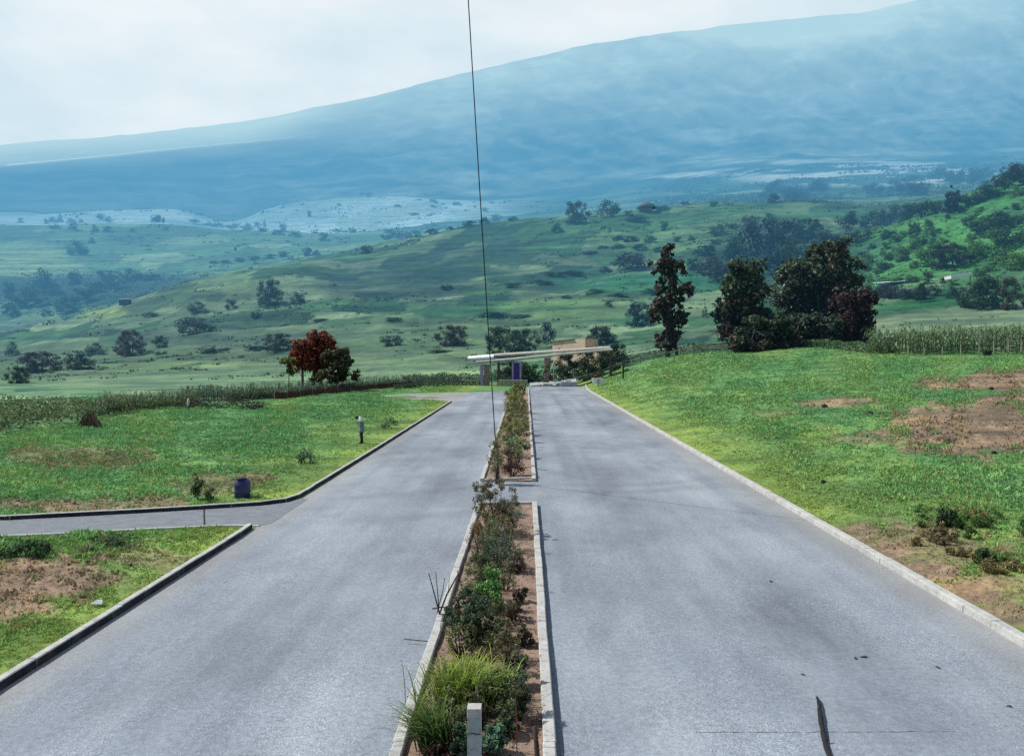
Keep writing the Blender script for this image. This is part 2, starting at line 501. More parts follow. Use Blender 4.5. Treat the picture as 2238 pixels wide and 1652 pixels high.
M = dict(
    foliage=foliage_mat(),
    asphalt=asphalt_mat(),
    kerb=concrete_mat('kerb_concrete', (.46, .46, .44)),
    kerb_worn=concrete_mat('kerb_worn_concrete', (.40, .41, .41), .45),  # mottled grey concrete of the slabs
    kerb_face=soil_mat('kerb_shaded_face', (.012, .013, .018), (.028, .030, .036), (.085, .09, .10)),  # near-black tone paints the shade on kerb sides turned from the sun
    path=concrete_mat('path_concrete', (.19, .21, .235), .25),
    bed=soil_mat('bed_soil', (.15, .10, .075), (.27, .19, .145), (.36, .27, .21)),
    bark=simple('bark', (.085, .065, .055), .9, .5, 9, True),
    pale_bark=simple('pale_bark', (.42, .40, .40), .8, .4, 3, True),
    twig=simple('dark_twig', (.055, .035, .03), .9, .5, 20),
    char=simple('charred_wood', (.018, .016, .018), .9, .6, 14),
    dry=simple('dry_brush', (.16, .105, .075), .95, .5, 9),
    cable=simple('cable_rubber', (.012, .016, .02), .5, .3, 8),
    rust=simple('rusted_wire', (.16, .05, .025), .8, .5, 12),
    post=concrete_mat('post_concrete', (.36, .41, .41), .35),
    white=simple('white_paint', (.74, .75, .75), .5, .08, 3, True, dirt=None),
    cream=simple('cream_plaster', (.66, .50, .36), .9, .14, .7, False, dirt=(.40, .30, .20)),
    purple=simple('purple_paint', (.055, .022, .17), .5, .3, 3),
    lilac=simple('lilac_paint', (.32, .27, .46), .55, .2, 4),
    drum=simple('blue_plastic', (.022, .020, .115), .38, .3, 5, spec=.5),
    black=simple('black_plastic', (.012, .012, .016), .5, .3, 8),
    roofgrey=simple('grey_green_sheet', (.27, .285, .25), .8, .2, .6, dirt=(.16, .18, .14)),
    wood=simple('weathered_timber', (.26, .235, .20), .9, .4, 6),
    dwood=simple('dark_timber', (.085, .075, .07), .9, .4, 6),
    maroon=simple('maroon_net', (.075, .028, .026), .9, .6, 3),
    brick=simple('pinkish_masonry', (.24, .175, .165), .9, .5, 5, dirt=(.10, .11, .06)),
    pale_trim=simple('pale_trim', (.36, .35, .31), .8, .15, 1.5),
    tan=simple('tan_render', (.33, .30, .23), .9, .25, 1.2),
    rag=simple('pink_cloth', (.62, .46, .50), .9, .2, 6),
    skin=simple('skin', (.12, .07, .05), .6, .15, 6),
    hair=simple('hair', (.008, .007, .008), .7, .2, 30),
    tunic=simple('grey_cloth', (.17, .21, .24), .9, .15, 14),
    hoodm=simple('white_cloth', (.70, .70, .74), .9, .08, 10),
    trous=simple('black_cloth', (.010, .013, .016), .9, .2, 12),
    yellow=simple('lime_yellow_paint', (.42, .52, .08), .6, .15, 5),
    stone=simple('dark_stone', (.02, .02, .022), .9, .5, 9),
    red=simple('red_petals', (.30, .04, .035), .8, .3, 9),
    litter=simple('leaf_litter', (.055, .06, .045), .9, .4, 20),
    pond=simple('pale_sheet', (.62, .68, .72), .4, .1, .5, True),
    window=simple('dark_opening', (.02, .025, .03), .6, .2, 2, True),
)
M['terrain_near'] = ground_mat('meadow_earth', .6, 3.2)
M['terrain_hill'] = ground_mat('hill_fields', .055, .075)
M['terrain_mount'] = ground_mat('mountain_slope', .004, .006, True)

# ------------------------------------------------------------------ ground colours
GREEN = np.array((.142, .300, .112))


def soil_at(px, py):
    """0..1 bare soil of the estate meadows, by place"""
    n = (fbm(px / 38, py / 13, 4, 6) - .5) * 2.6
    s = np.zeros_like(px, float)
    for (cx, cy, rx, ry, k) in [(2200, 838, 165, 26, 1.15), (2160, 935, 215, 62, 1.3), (1880, 1168, 60, 26, .9), (1960, 1208, 74, 34, 1.0), (2040, 1252, 84, 38, 1.0), (2120, 1296, 90, 38, 1.0), (2200, 1338, 95, 40, .9), (1830, 880, 85, 13, .9), (1940, 955, 110, 22, .55),
                                (2020, 1205, 190, 42, .7), (1960, 1190, 150, 50, .75), (2130, 1290, 110, 45, .85), (2230, 1280, 120, 30, .6), (100, 1262, 150, 52, 1.25), (20, 1300, 90, 60, 1.0), (300, 1215, 70, 25, .55), (370, 1232, 60, 22, .5),
                                (150, 1105, 200, 16, .8), (480, 1062, 110, 22, .55), (560, 1045, 40, 14, .8), (170, 1000, 150, 26, .5), (330, 1100, 80, 14, .8), (1700, 905, 60, 10, .3), (900, 868, 60, 5, .5)]:
        d = 1 - np.sqrt(((px - cx) / rx) ** 2 + ((py - cy) / ry) ** 2)
        s = np.maximum(s, sstep(-.25, .45, d + n * .55) * k)
    return np.clip(s, 0, 1)


def verge_at(X, Y):
    """close-cut yellowish strip along the kerbs"""
    l = np.exp(-np.clip(-8.7 - X, 0, 99) / 2.6) * (X < -8.6)
    r = np.exp(-np.clip(X - 9.6, 0, 99) / 4.0) * (X > 9.3)
    return np.clip(l + r, 0, 1)


SOIL = np.array((.245, .180, .128))


def near_colour(X, Y, px, py):
    n = fbm(px / 90, py / 34, 7, 4)
    c = np.broadcast_to(GREEN, X.shape + (3,)).copy()
    c = mixc(c, (.175, .300, .10), sstep(.45, .7, n) * .7)
    c = mixc(c, (.105, .268, .108), sstep(.5, .3, n) * .7)
    c = mixc(c, (.255, .345, .085), verge_at(X, Y) * .9)
    sl = soil_at(px, py); c = mixc(c, SOIL * .8, sl); c = mixc(c, SOIL * 1.5, sl * sstep(.5, .7, fbm(px / 16, py / 7, 14, 3)) * .6)
    return c


def ell(px, py, cx, cy, rx, ry, soft=.35):
    return sstep(soft, -soft, ((px - cx) / rx) ** 2 + ((py - cy) / ry) ** 2 - 1)


def plots(px, ly):
    u, v = px / 115 + fbm(px / 200, ly * 3, 31) * 1.6 + fbm(px / 40, ly * 26, 32, 3) * .5, ly * 11.0 + fbm(px / 160, ly * 4, 33) * 2.2
    iu, iv = np.floor(u).astype(int), np.floor(v).astype(int)
    u2 = u + _T[iv % 256, 7] * 3          # stagger the plots of each terrace
    iu = np.floor(u2).astype(int)
    fv, fu = v - iv, u2 - iu
    edge = np.maximum(np.maximum(sstep(.10, .0, fv), sstep(.90, 1.0, fv)), np.maximum(sstep(.03, 0, fu), sstep(.97, 1, fu)))
    return _T[iu % 256, iv % 256], edge


def hill_colour(px, Y, py):
    ly = np.log(np.maximum(Y, 14))
    c = np.broadcast_to(np.array((.10, .185, .075)), px.shape + (3,)).copy()
    # patchwork of small plots
    cell, edge = plots(px, ly)
    pal = np.array([(.20, .28, .13), (.085, .20, .085), (.040, .100, .06), (.36, .42, .20), (.11, .23, .09), (.055, .13, .075), (.27, .34, .16)])
    c = .12 * c + .88 * pal[(cell * 6.99).astype(int)]
    c = mixc(c, (.030, .065, .042), edge * .8 * sstep(.38, .55, fbm(px / 45, ly * 20, 37, 3)))
    n = fbm(px / 120, ly * 14, 40, 5)
    c *= (.7 + .6 * n)[..., None]
    # named places
    c = mixc(c, (.20, .245, .12), ell(px, py, 420, 800, 700, 55) * .75)
    c = mixc(c, (.19, .25, .12), ell(px, py, 900, 735, 330, 38) * .6)
    c = mixc(c, (.27, .36, .13), ell(px, py, 1230, 675, 150, 26) * .75)
    c = mixc(c, (.05, .21, .09), ell(px, py, 1420, 618, 200, 24) * .8)
    c = mixc(c, (.07, .20, .075), ell(px, py, 1000, 672, 260, 18) * .5)
    c = mixc(c, (.028, .075, .070), ell(px, py, 960, 618, 300, 56, .9) * .8 * sstep(.3, .55, fbm(px / 150, ly * 22, 38, 4)))  # cloud shadow painted into the slope colour
    c = mixc(c, (.035, .085, .070), ell(px, py, 1150, 560, 260, 40, .9) * .6 * sstep(.35, .55, fbm(px / 150, ly * 22, 39, 4)))  # second cloud shadow, painted dark higher on the ridge
    c = mixc(c, (.16, .20, .10), ell(px, py, 420, 655, 200, 38, .6) * .5)
    c = mixc(c, (.33, .38, .11), ell(px, py, 225, 683, 55, 12) * .9)
    c = mixc(c, (.11, .15, .10), ell(px, py, 520, 735, 260, 30, .6) * .6)
    ridge_b = ((Y > 950) & (Y < 2350)).astype(float)
    c = mixc(c, (.19, .28, .16), ridge_b * .38 * sstep(1700, 1400, px))
    c = mixc(c, (.30, .36, .14), ridge_b * ell(px, py, 60, 570, 90, 40, .6) * .85)
    c = mixc(c, (.020, .05, .044), ridge_b * ell(px, py, 230, 635, 380, 36, .6) * .9)  # shadow in the valley bottom painted as dark ground
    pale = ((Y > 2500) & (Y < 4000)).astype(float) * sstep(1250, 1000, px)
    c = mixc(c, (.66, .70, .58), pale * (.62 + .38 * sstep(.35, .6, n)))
    # right-hand hill
    hd = sstep(1780, 1900, px) * sstep(250, 300, Y) * sstep(560, 470, Y)
    c = mixc(c, (.10, .27, .055), hd * .85 * sstep(.3, .5, n))
    c = mixc(c, (.06, .17, .05), hd * .6 * sstep(.5, .3, n))
    c = mixc(c, (.10, .23, .075), ell(px, py, 1560, 500, 260, 60, .6) * .55 * (Y < 1000))
    c = mixc(c, (.04, .085, .05), ell(px, py, 1700, 560, 170, 70, .6) * .75 * (Y < 700))
    tan = sstep(1780, 1920, px) * sstep(113, 122, Y) * sstep(236, 220, Y)
    c = mixc(c, (.245, .27, .135), tan * .85)
    c = mixc(c, (.05, .20, .055), sstep(1880, 1930, px) * sstep(225, 236, Y) * sstep(262, 248, Y) * .8)
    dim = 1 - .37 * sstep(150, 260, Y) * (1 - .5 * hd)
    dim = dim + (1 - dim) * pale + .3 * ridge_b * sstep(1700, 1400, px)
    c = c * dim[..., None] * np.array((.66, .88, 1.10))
    back = sstep(1300, 1500, px) * sstep(900, 1100, Y)
    c = mixc(c, (.03, .075, .055), back * .8 * sstep(.62, .4, n))
    c = mixc(c, (.62, .68, .64), back * ell(px, py, 1870, 374, 300, 30, .7) * .95 * sstep(.42, .56, n))
    c = mixc(c, (.80, .85, .80), back * ell(px, py, 1420, 380, 150, 11, .7) * .9 * sstep(.42, .56, n))
    return c


def make_terrain():
    nc = len(PXC)
    rows_a = int(np.searchsorted(YR, 165)); rows_b = int(np.searchsorted(YR, 3950))
    yb = np.interp(PXC, sorted(YB), [YB[k] for k in sorted(YB)])[None, :]
    wn = sstep(1.0, 1.06, YG / yb)
    cn = near_colour(XG, YG, PXG, np.clip(PYG, 700, 1700)) * (.80 + .2 * soil_at(PXG, np.clip(PYG, 700, 1700)))[..., None]
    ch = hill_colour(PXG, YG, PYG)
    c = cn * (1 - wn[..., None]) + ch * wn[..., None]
    ly = np.log(np.maximum(YG, 14))
    # mountain cover
    g = fbm(PXG / 90 + ly * 2, ly * 16, 50, 5)
    cm = np.broadcast_to(np.array((.10, .155, .12)), c.shape).copy()
    cm = mixc(cm, (.30, .37, .34), sstep(.5, .74, g) * np.interp(PXG, [300, 1000], [.25, 1]))
    cm = mixc(cm, (.04, .08, .08), sstep(.5, .34, g) * .8)
    wm = sstep(math.log(3900), math.log(4400), ly)
    back = sstep(1250, 1450, PXG)
    c = c * (1 - wm[..., None]) + cm * wm[..., None]
    # cloud mist painted as a paler haze glow below the ridge line
    sil = np.interp(PXC, sorted(TAB), [TAB[k][17] for k in sorted(TAB)])[None, :]
    depth = PYG - sil
    span = np.interp(PXC, [0, 600, 1000, 1700, 2240], [75, 100, 190, 310, 330])[None, :]
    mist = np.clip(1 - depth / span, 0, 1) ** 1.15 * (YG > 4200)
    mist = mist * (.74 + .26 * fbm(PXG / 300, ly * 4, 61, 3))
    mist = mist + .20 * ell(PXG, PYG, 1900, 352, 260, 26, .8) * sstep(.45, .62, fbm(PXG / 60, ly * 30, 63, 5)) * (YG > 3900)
    fold = fbm(PXG / 120 + ly * 9, ly * 6 - PXG / 300, 66, 6)
    fine = fbm(PXG / 26 + ly * 7, ly * 26, 65, 4)
    mist = mist + (.10 * sstep(.25, .8, fold) + .10 * sstep(.45, .7, fine) + .20 * (1 - np.abs(2 * fbm(PXG / 95 + ly * 7, ly * 3.5 - PXG / 380, 68, 5) - 1)) ** 9 - .14 * (1 - np.abs(2 * fbm(PXG / 80 + ly * 6, ly * 3 - PXG / 420, 72, 5) - 1)) ** 9) * (YG > 4300) * np.interp(PXC, [0, 700, 1000, 2300], [.10, .18, .62, .75])[None, :]  # relief of folds and gullies painted as lighter and darker haze
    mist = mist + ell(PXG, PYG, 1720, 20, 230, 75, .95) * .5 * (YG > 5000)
    line = np.interp(PXC, [15, 250, 400, 640], [363, 341, 325, 303])[None, :]
    mist = mist + .28 * sstep(4, -2, PYG - line) * (YG > 5000) * sstep(760, 520, PXG)  # lighter band above the ridge edge, painted through the mist value
    mist = np.clip(mist, 0, 1)
    for name, r0, r1, mat in (('ground', 0, rows_a + 1, 'terrain_near'), ('hills', rows_a, rows_b + 1, 'terrain_hill'), ('mountain', rows_b, len(YR), 'terrain_mount')):
        V = np.stack([XG[r0:r1], YG[r0:r1], ZG[r0:r1]], -1).reshape(-1, 3)
        nr = r1 - r0
        i = (np.arange(nr - 1)[:, None] * nc + np.arange(nc - 1)[None, :]).ravel()
        Fc = np.stack([i, i + 1, i + 1 + nc, i + nc], 1)
        me = npmesh(name, V, Fc, c[r0:r1].reshape(-1, 3), True)
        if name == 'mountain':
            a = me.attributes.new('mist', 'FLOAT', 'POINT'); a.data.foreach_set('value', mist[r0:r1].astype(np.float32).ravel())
        o = link(name, me, M[mat]); tag(o, kind='structure')


make_terrain()


# ------------------------------------------------------------------ road, path, kerbs
def sheet(name, pts, z, mat):
    me = bpy.data.meshes.new(name)
    me.from_pydata([(x, y, z) for x, y in pts], [], [tuple(range(len(pts)))])
    me.update()
    return tag(link(name, me, mat), kind='structure')


def pxy(px, py):
    Y = F * H / (py - CY)
    return ((px - CX) * Y / F, Y)


L_UP = [pxy(-900, 1148), pxy(15, 1137), pxy(300, 1122), pxy(450, 1113), pxy(585, 1104), (-9.2, 29.35), (-8.85, 29.75), (-8.68, 30.6)]
L_LO = [(-8.55, 25.6), pxy(540, 1149), pxy(500, 1148), pxy(380, 1153), pxy(200, 1163), pxy(15, 1171), pxy(-900, 1196)]
road_pts = [(-8.6, -35), (9.35, -35), (9.35, 120), (9.9, 135), (10.6, 143), (.6, 143), (-.2, 126), (-6, 117), (-12, 113.5), (-18, 111.5), (-19, 105), (-14, 98), (-9.6, 94.5), (-8.6, 92.5)]
sheet('road', road_pts, .006, M['asphalt'])
path_pts = [(x, y) for x, y in L_UP] + [(-8.3, 30.2), (-8.3, 25.9)] + L_LO
sheet('path', path_pts, .012, M['path'])
# sandy track beyond the end of the right lane
sheet('track', [(4, 142.5), (13.5, 142.0), (15, 150), (12, 156), (6, 156)], .02, M['tan'])


def kerb(name, pts, w, h, mat, seg=1.0, side=1, batter=0.0, face=None):
    """blocks laid along a line; side +1 puts the width to the left of travel"""
    rng = random.Random(len(pts) * 7 + int(h * 1000))
    mb = MB()
    # resample
    P2 = [Vector((a, b, 0)) for a, b in pts]
    out = [P2[0]]; acc = 0
    for a, b in zip(P2, P2[1:]):
        d = (b - a).length; t = seg - acc
        while t < d:
            out.append(a + (b - a) * (t / d)); t += seg
        acc = d - (t - seg)
    out.append(P2[-1])
    for i, (a, b) in enumerate(zip(out, out[1:])):
        d = (b - a)
        if d.length < .05: continue
        u = d.normalized(); nrm = Vector((-u.y, u.x, 0)) * side
        a2, b2 = a + u * .004, b - u * .004
        j = rng.uniform(-.008, .008); hh = h + rng.uniform(-.006, .006)
        n = len(mb.v); e = .018
        for q in (a2, b2):
            z0 = float(gz(q.x, q.y)) - .05
            prof = [(0, z0), (batter * .25, hh - e), (e + batter, hh), (w - e, hh), (w, hh - e), (w, z0)]
            for (s, z) in prof:
                p = q + nrm * (s + j)
                mb.v.append((p.x, p.y, z if z <= 0 else z + max(0, z0 + .05)))
        for k in range(5):
            mb.f.append((n + k, n + k + 1, n + 6 + k + 1, n + 6 + k) if side > 0 else (n + k, n + 6 + k, n + 6 + k + 1, n + k + 1))
        mb.f.append((n, n + 5, n + 4, n + 3, n + 2, n + 1)); mb.f.append(tuple(n + 6 + k for k in range(6)))
    o = mb.build(name, mat)
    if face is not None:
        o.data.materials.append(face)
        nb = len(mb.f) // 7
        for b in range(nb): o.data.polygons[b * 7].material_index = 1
    return tag(o, kind='structure')


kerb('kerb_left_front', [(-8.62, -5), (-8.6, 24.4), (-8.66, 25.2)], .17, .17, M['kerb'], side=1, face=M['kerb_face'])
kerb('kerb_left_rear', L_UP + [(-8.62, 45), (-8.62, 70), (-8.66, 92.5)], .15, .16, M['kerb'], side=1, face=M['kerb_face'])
kerb('path_edging', [(x, y - .02) for x, y in L_LO], .13, .05, M['kerb'], side=1)
kerb('kerb_right', [(9.3, -5), (9.35, 60), (9.4, 120), (9.95, 135), (10.6, 142.5)], .26, .16, M['kerb'], side=-1, batter=.05)
BED_A = (-1.83, .40, 29.0)      # left, right, far end of near bed
for nm, x0, x1, y0, y1 in (('near', -1.86, .41, 3, 29.0), ('far', -1.99, .43, 34.4, 126)):
    kerb('median_kerb_%s_west' % nm, [(x0, y0), (x0 + (-.3 if nm == 'far' else .06), y1)], .17, .16, M['kerb'], side=-1)
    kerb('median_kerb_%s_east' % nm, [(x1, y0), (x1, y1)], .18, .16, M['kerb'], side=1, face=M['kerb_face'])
    if nm == 'near':
        kerb('median_kerb_near_end', [(x0 + .24, y1 - .13), (x1 - .19, y1 - .03)], .13, .15, M['kerb'], side=1)
    else:
        kerb('median_kerb_far_end', [(x0 + .18, y0 + .02), (x1 - .19, y0 + .5)], .13, .13, M['kerb'], side=1)
    me_pts = [(x0 + .1, y0 + .05), (x1 - .1, y0 + .05), (x1 - .1, y1 - .05), (x0 + (-.2 if nm == 'far' else .16), y1 - .05)]
    # slightly uneven soil surface
    nx, ny = 14, int((y1 - y0) * 3)
    gx_, gy_ = np.meshgrid(np.linspace(0, 1, nx), np.linspace(0, 1, ny))
    X = (me_pts[0][0] + (me_pts[3][0] - me_pts[0][0]) * gy_) * (1 - gx_) + (x1 - .1) * gx_
    Yq = y0 + .05 + (y1 - y0 - .1) * gy_
    Z = .055 + (fbm(X * 2.2, Yq * 2.2, 70, 4) - .5) * .12 * np.clip(np.minimum(gx_, 1 - gx_) * 6, 0, 1)
    i = (np.arange(ny - 1)[:, None] * nx + np.arange(nx - 1)[None, :]).ravel()
    me = npmesh('planting_bed', np.stack([X, Yq, Z], -1).reshape(-1, 3), np.stack([i, i + 1, i + 1 + nx, i + nx], 1), None, True)
    tag(link('planting_bed_' + nm, me, M['bed']), kind='structure')

# thin dark line across the path and a thin crack across the right lane
jx, jy = pxy(446, 1113); kx, ky = pxy(447, 1149.5)
sheet('path_line', [(jx - .03, jy), (jx + .03, jy), (kx + .03, ky), (kx - .03, ky)], .017, M['char'])
rngc = random.Random(3)
cr = []
for k in range(46):
    t = k / 45; p = pxy(1520 + 570 * t, 1601 + rngc.uniform(-.7, .7) - 2 * t); cr.append(p)
mb = MB()
for k, (x, y) in enumerate(cr):
    wv = .001 + .004 * rngc.random()
    mb.v += [(x, y - wv, .0105), (x, y + wv, .0105)]
    if k: n = 2 * k; mb.f.append((n - 2, n, n + 1, n - 1))
tag(mb.build('road_crack', M['stone']), kind='structure')


# ------------------------------------------------------------------ foliage builders
def leaves(rng, centres, radii, n, size, bright=None, asp=.6, squash=1.0, outward=.9, hue=.12, tint=None):
    """many leaf faces spread through clumps; returns V, F, C"""
    centres = np.asarray(centres, float); K = len(centres)
    radii = np.broadcast_to(np.asarray(radii, float), (K,))
    w = radii ** 2; w = w / w.sum()
    idx = rng.choice(K, n, p=w)
    d = rng.normal(size=(n, 3)); d /= np.linalg.norm(d, axis=1)[:, None]
    rr = radii[idx] * rng.random(n) ** .38
    p = centres[idx] + d * rr[:, None] * np.array((1, 1, squash))
    nrm = d * outward + rng.normal(size=(n, 3)) * .7 + np.array((0, 0, .35))
    nrm /= np.linalg.norm(nrm, axis=1)[:, None]
    t = rng.normal(size=(n, 3)); t -= nrm * (t * nrm).sum(1)[:, None]; t /= np.linalg.norm(t, axis=1)[:, None]
    b = np.cross(nrm, t)
    s = size * rng.uniform(.55, 1.35, n)[:, None]
    V = np.stack([p - t * s, p - b * s * asp, p + t * s, p + b * s * asp], 1).reshape(-1, 3)
    Fc = np.arange(4 * n).reshape(n, 4)
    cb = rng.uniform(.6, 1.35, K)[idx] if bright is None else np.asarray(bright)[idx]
    lum = cb * (.5 + .65 * (rr / radii[idx])) * rng.uniform(.55, 1.55, n) * (.85 + .3 * np.clip(d[:, 2], -1, 1))  # foliage shading painted in: inner and lower leaves darker
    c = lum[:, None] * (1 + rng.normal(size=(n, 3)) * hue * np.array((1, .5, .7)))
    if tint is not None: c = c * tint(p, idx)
    return V, Fc, np.repeat(np.clip(c, .02, 4), 4, 0)


def crown_clumps(rng, k, shape='dome'):
    """clump centres and radii for a unit crown: x,y in +-.5, z 0..1"""
    cs, rs = [], []
    while len(cs) < k:
        x, y, z = rng.uniform(-.5, .5), rng.uniform(-.5, .5), rng.uniform(0, 1)
        r = math.hypot(x, y)
        if shape == 'dome': ok = (r / .42) ** 2 + ((z - .25) / .62) ** 2 < 1 and z > .06
        elif shape == 'tree': ok = (r / .42) ** 2 + ((z - .62) / .34) ** 2 < 1
        elif shape == 'tall': ok = r < .40 * (1 - abs(z - .5) ** 2.2 * 2.4) and z > .18
        elif shape == 'cone': ok = r < .40 * (1.02 - z) + .04 and z > .1
        elif shape == 'flat': ok = (r / .46) ** 2 + ((z - .72) / .2) ** 2 < 1
        else: ok = r < .45 and z < .9
        if ok:
            cs.append((x, y, z)); rs.append(rng.uniform(.13, .22) * (1 if shape != 'cone' else .7) * (.62 if k > 50 else 1))
    return cs, rs


def trunk_mb(h, r, limbs, rng, spread=.3, lean=0):
    mb = MB()
    mb.tube([(0, 0, -.04 * h), (lean * .3 * h, 0, h * .35), (lean * h * .7, .02 * h, h * .7), (lean * h, .01 * h, h)], [r * 1.25, r, r * .8, r * .5], 8)
    for k in range(limbs):
        a = rng.uniform(0, 2 * PI); z0 = h * rng.uniform(.45, .95); L = spread * rng.uniform(.7, 1.2)
        x0 = lean * z0
        mb.tube([(x0, 0, z0), (x0 + math.cos(a) * L * .5, math.sin(a) * L * .5, z0 + L * .5), (x0 + math.cos(a) * L, math.sin(a) * L, z0 + L * .85)],
                [r * .55, r * .36, r * .12], 6)
    return mb


PROTO = {}
for nm, shape, k, n, sz in [('dome', 'dome', 26, 1500, .036), ('dome2', 'dome', 18, 1200, .042), ('tree', 'tree', 26, 1500, .036), ('tall', 'tall', 30, 1000, .04),
                            ('cone', 'cone', 30, 900, .036), ('flat', 'flat', 22, 900, .042), ('clump', 'mix', 26, 1500, .04),
                            ('DOME', 'dome', 60, 6500, .022), ('TREE', 'tree', 60, 6500, .022), ('TALL', 'tall', 75, 8000, .020), ('CONE', 'cone', 70, 6500, .02), ('CLUMP', 'mix', 55, 6000, .022)]:
    r_ = np.random.default_rng(abs(hash(nm)) % 1000 if False else sum(ord(q) for q in nm))
    cs, rs = crown_clumps(r_, k, shape)
    if shape == 'tree' or shape == 'flat' or shape == 'tall':
        tb = trunk_mb(.75 if shape != 'tall' else .9, .022, 6, random.Random(4), .26)
    else:
        tb = trunk_mb(.5, .02, 6, random.Random(5), .28)
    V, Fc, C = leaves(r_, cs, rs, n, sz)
    if nm.islower():
        PROTO[nm] = [npmesh('foliage_' + nm.lower(), V, Fc, C), None]
    else:
        tm = bpy.data.meshes.new('trunk_mesh'); tm.from_pydata(tb.v, [], tb.f); tm.materials.append(M['bark'])
        tm.polygons.foreach_set('use_smooth', np.ones(len(tm.polygons), bool))
        PROTO[nm] = [npmesh('foliage_' + nm.lower(), V, Fc, C), tm]
    PROTO[nm][0].materials.append(M['foliage'])

DK = (.030, .060, .036)
MD = (.055, .105, .045)
BR = (.095, .22, .05)
PU = (.050, .036, .050)
RD = (.10, .045, .035)
BL = (.022, .050, .050)
GY = (.085, .13, .085)
OL = (.085, .10, .045)


def plant(kind, px, py, w, h, colr, name, label, cat, group=None, ymin=14, ymax=1e9, sink=.02, Y=None, trunk_mat=None):
    """stand one bush or tree on the ground where it is seen; w,h in frame units"""
    if Y is None: X, Y, Z = at(px, py, ymin, ymax)
    else: X = (px - CX) * Y / F; Z = float(gz(X, Y))
    k = Y / F
    sc = (w * k, w * k * .9, h * k)
    rz = random.uniform(0, 2 * PI)
    me, tm = PROTO[kind]
    if tm is None:
        o = link(name, me, None, None, colr); o.location = (X, Y, Z - sink * h * k); o.rotation_euler.z = rz; o.scale = sc
        return tag(o, label, cat, group)
    e = empty(name, (X, Y, Z - sink * h * k), label, cat, group, rz)
    c = link('crown', me, None, e, colr); c.scale = sc
    t = link('trunk', tm, None, e); t.scale = sc
    return e


# ---- scattered bushes and trees on the hills: (px, base, w, h, colour, kind)
far_edge = [(44, 487, 15, 13), (100, 489, 11, 13), (115, 488, 24, 15), (131, 487, 16, 21), (156, 490, 24, 14), (157, 503, 22, 16), (178, 488, 13, 11), (206, 509, 20, 20),
            (234, 507, 28, 16), (220, 484, 20, 17), (238, 486, 17, 15), (357, 492, 9, 17), (424, 490, 28, 10), (361, 504, 15, 10), (290, 507, 15, 9), (200, 532, 17, 15), (122, 500, 30, 10), (515, 552, 12, 12)]
for (px, py, w, h) in far_edge:
    plant(random.choice(['dome', 'dome2', 'tree']), px, py, w, h, BL, 'bush', 'small dark blue-green bush on the far edge of the left valley fields', 'bush', 'bushes on the far edge of the left valley fields', ymin=900)
plant('tree', 340, 493, 34, 24, BL, 'tree', 'spiky dark tree against the left pale far hill, above the valley fields', 'tree', ymin=900)
plant('dome', 166, 558, 54, 36, BL, 'tree', 'broad round dark tree alone in the pale green valley field at far left', 'tree', ymin=900)
for (px, py, w, h) in [(455, 493, 30, 9), (480, 495, 34, 9), (510, 499, 34, 10), (540, 503, 34, 10), (575, 507, 34, 10), (610, 513, 36, 12), (645, 517, 34, 12), (540, 494, 14, 8), (562, 493, 16, 9), (578, 495, 8, 13), (618, 505, 22, 18), (735, 507, 26, 8), (772, 509, 24, 10), (850, 509, 30, 10), (710, 527, 30, 20)]:
    plant(random.choice(['dome', 'dome2']), px, py, w, h, BL, 'bush', 'low dark bush in the hedge line below the pale twin hills', 'bush', 'hedge line below the pale hills', ymin=900)
for (px, py, w, h) in [(790, 427, 16, 7), (806, 428, 24, 9), (676, 474, 14, 16), (945, 442, 22, 8), (930, 428, 20, 6), (870, 452, 20, 6), (1000, 448, 26, 7), (1060, 462, 22, 9), (740, 450, 14, 6), (905, 470, 30, 6)]:
    plant('dome2', px, py, w, h, (.04, .09, .085), 'bush', 'hazy bush dotting the pale rounded hill behind the valley', 'bush', 'bushes dotting the pale rounded hill', ymin=2500)
valley = [(60, 655, 46, 32), (162, 622, 38, 34), (285, 615, 52, 32), (235, 612, 50, 22), (20, 650, 30, 34), (45, 672, 70, 30), (85, 670, 56, 26), (140, 672, 50, 30), (185, 660, 64, 38),
          (150, 684, 52, 22), (32, 694, 26, 22), (330, 612, 60, 16), (120, 645, 40, 30), (210, 640, 60, 30), (105, 690, 30, 16), (250, 632, 70, 22), (20, 685, 40, 24)]
for (px, py, w, h) in valley:
    plant(random.choice(['dome', 'dome2', 'clump']), px, py, w, h, BL, 'tree', 'dark tree in the shaded valley bottom behind the left ridge', 'tree', 'trees in the shaded valley bottom', ymin=640)
plant('dome', 92, 640, 62, 58, (.016, .036, .045), 'tree', 'biggest dark round tree of the shaded valley bottom at far left', 'tree', ymin=640)

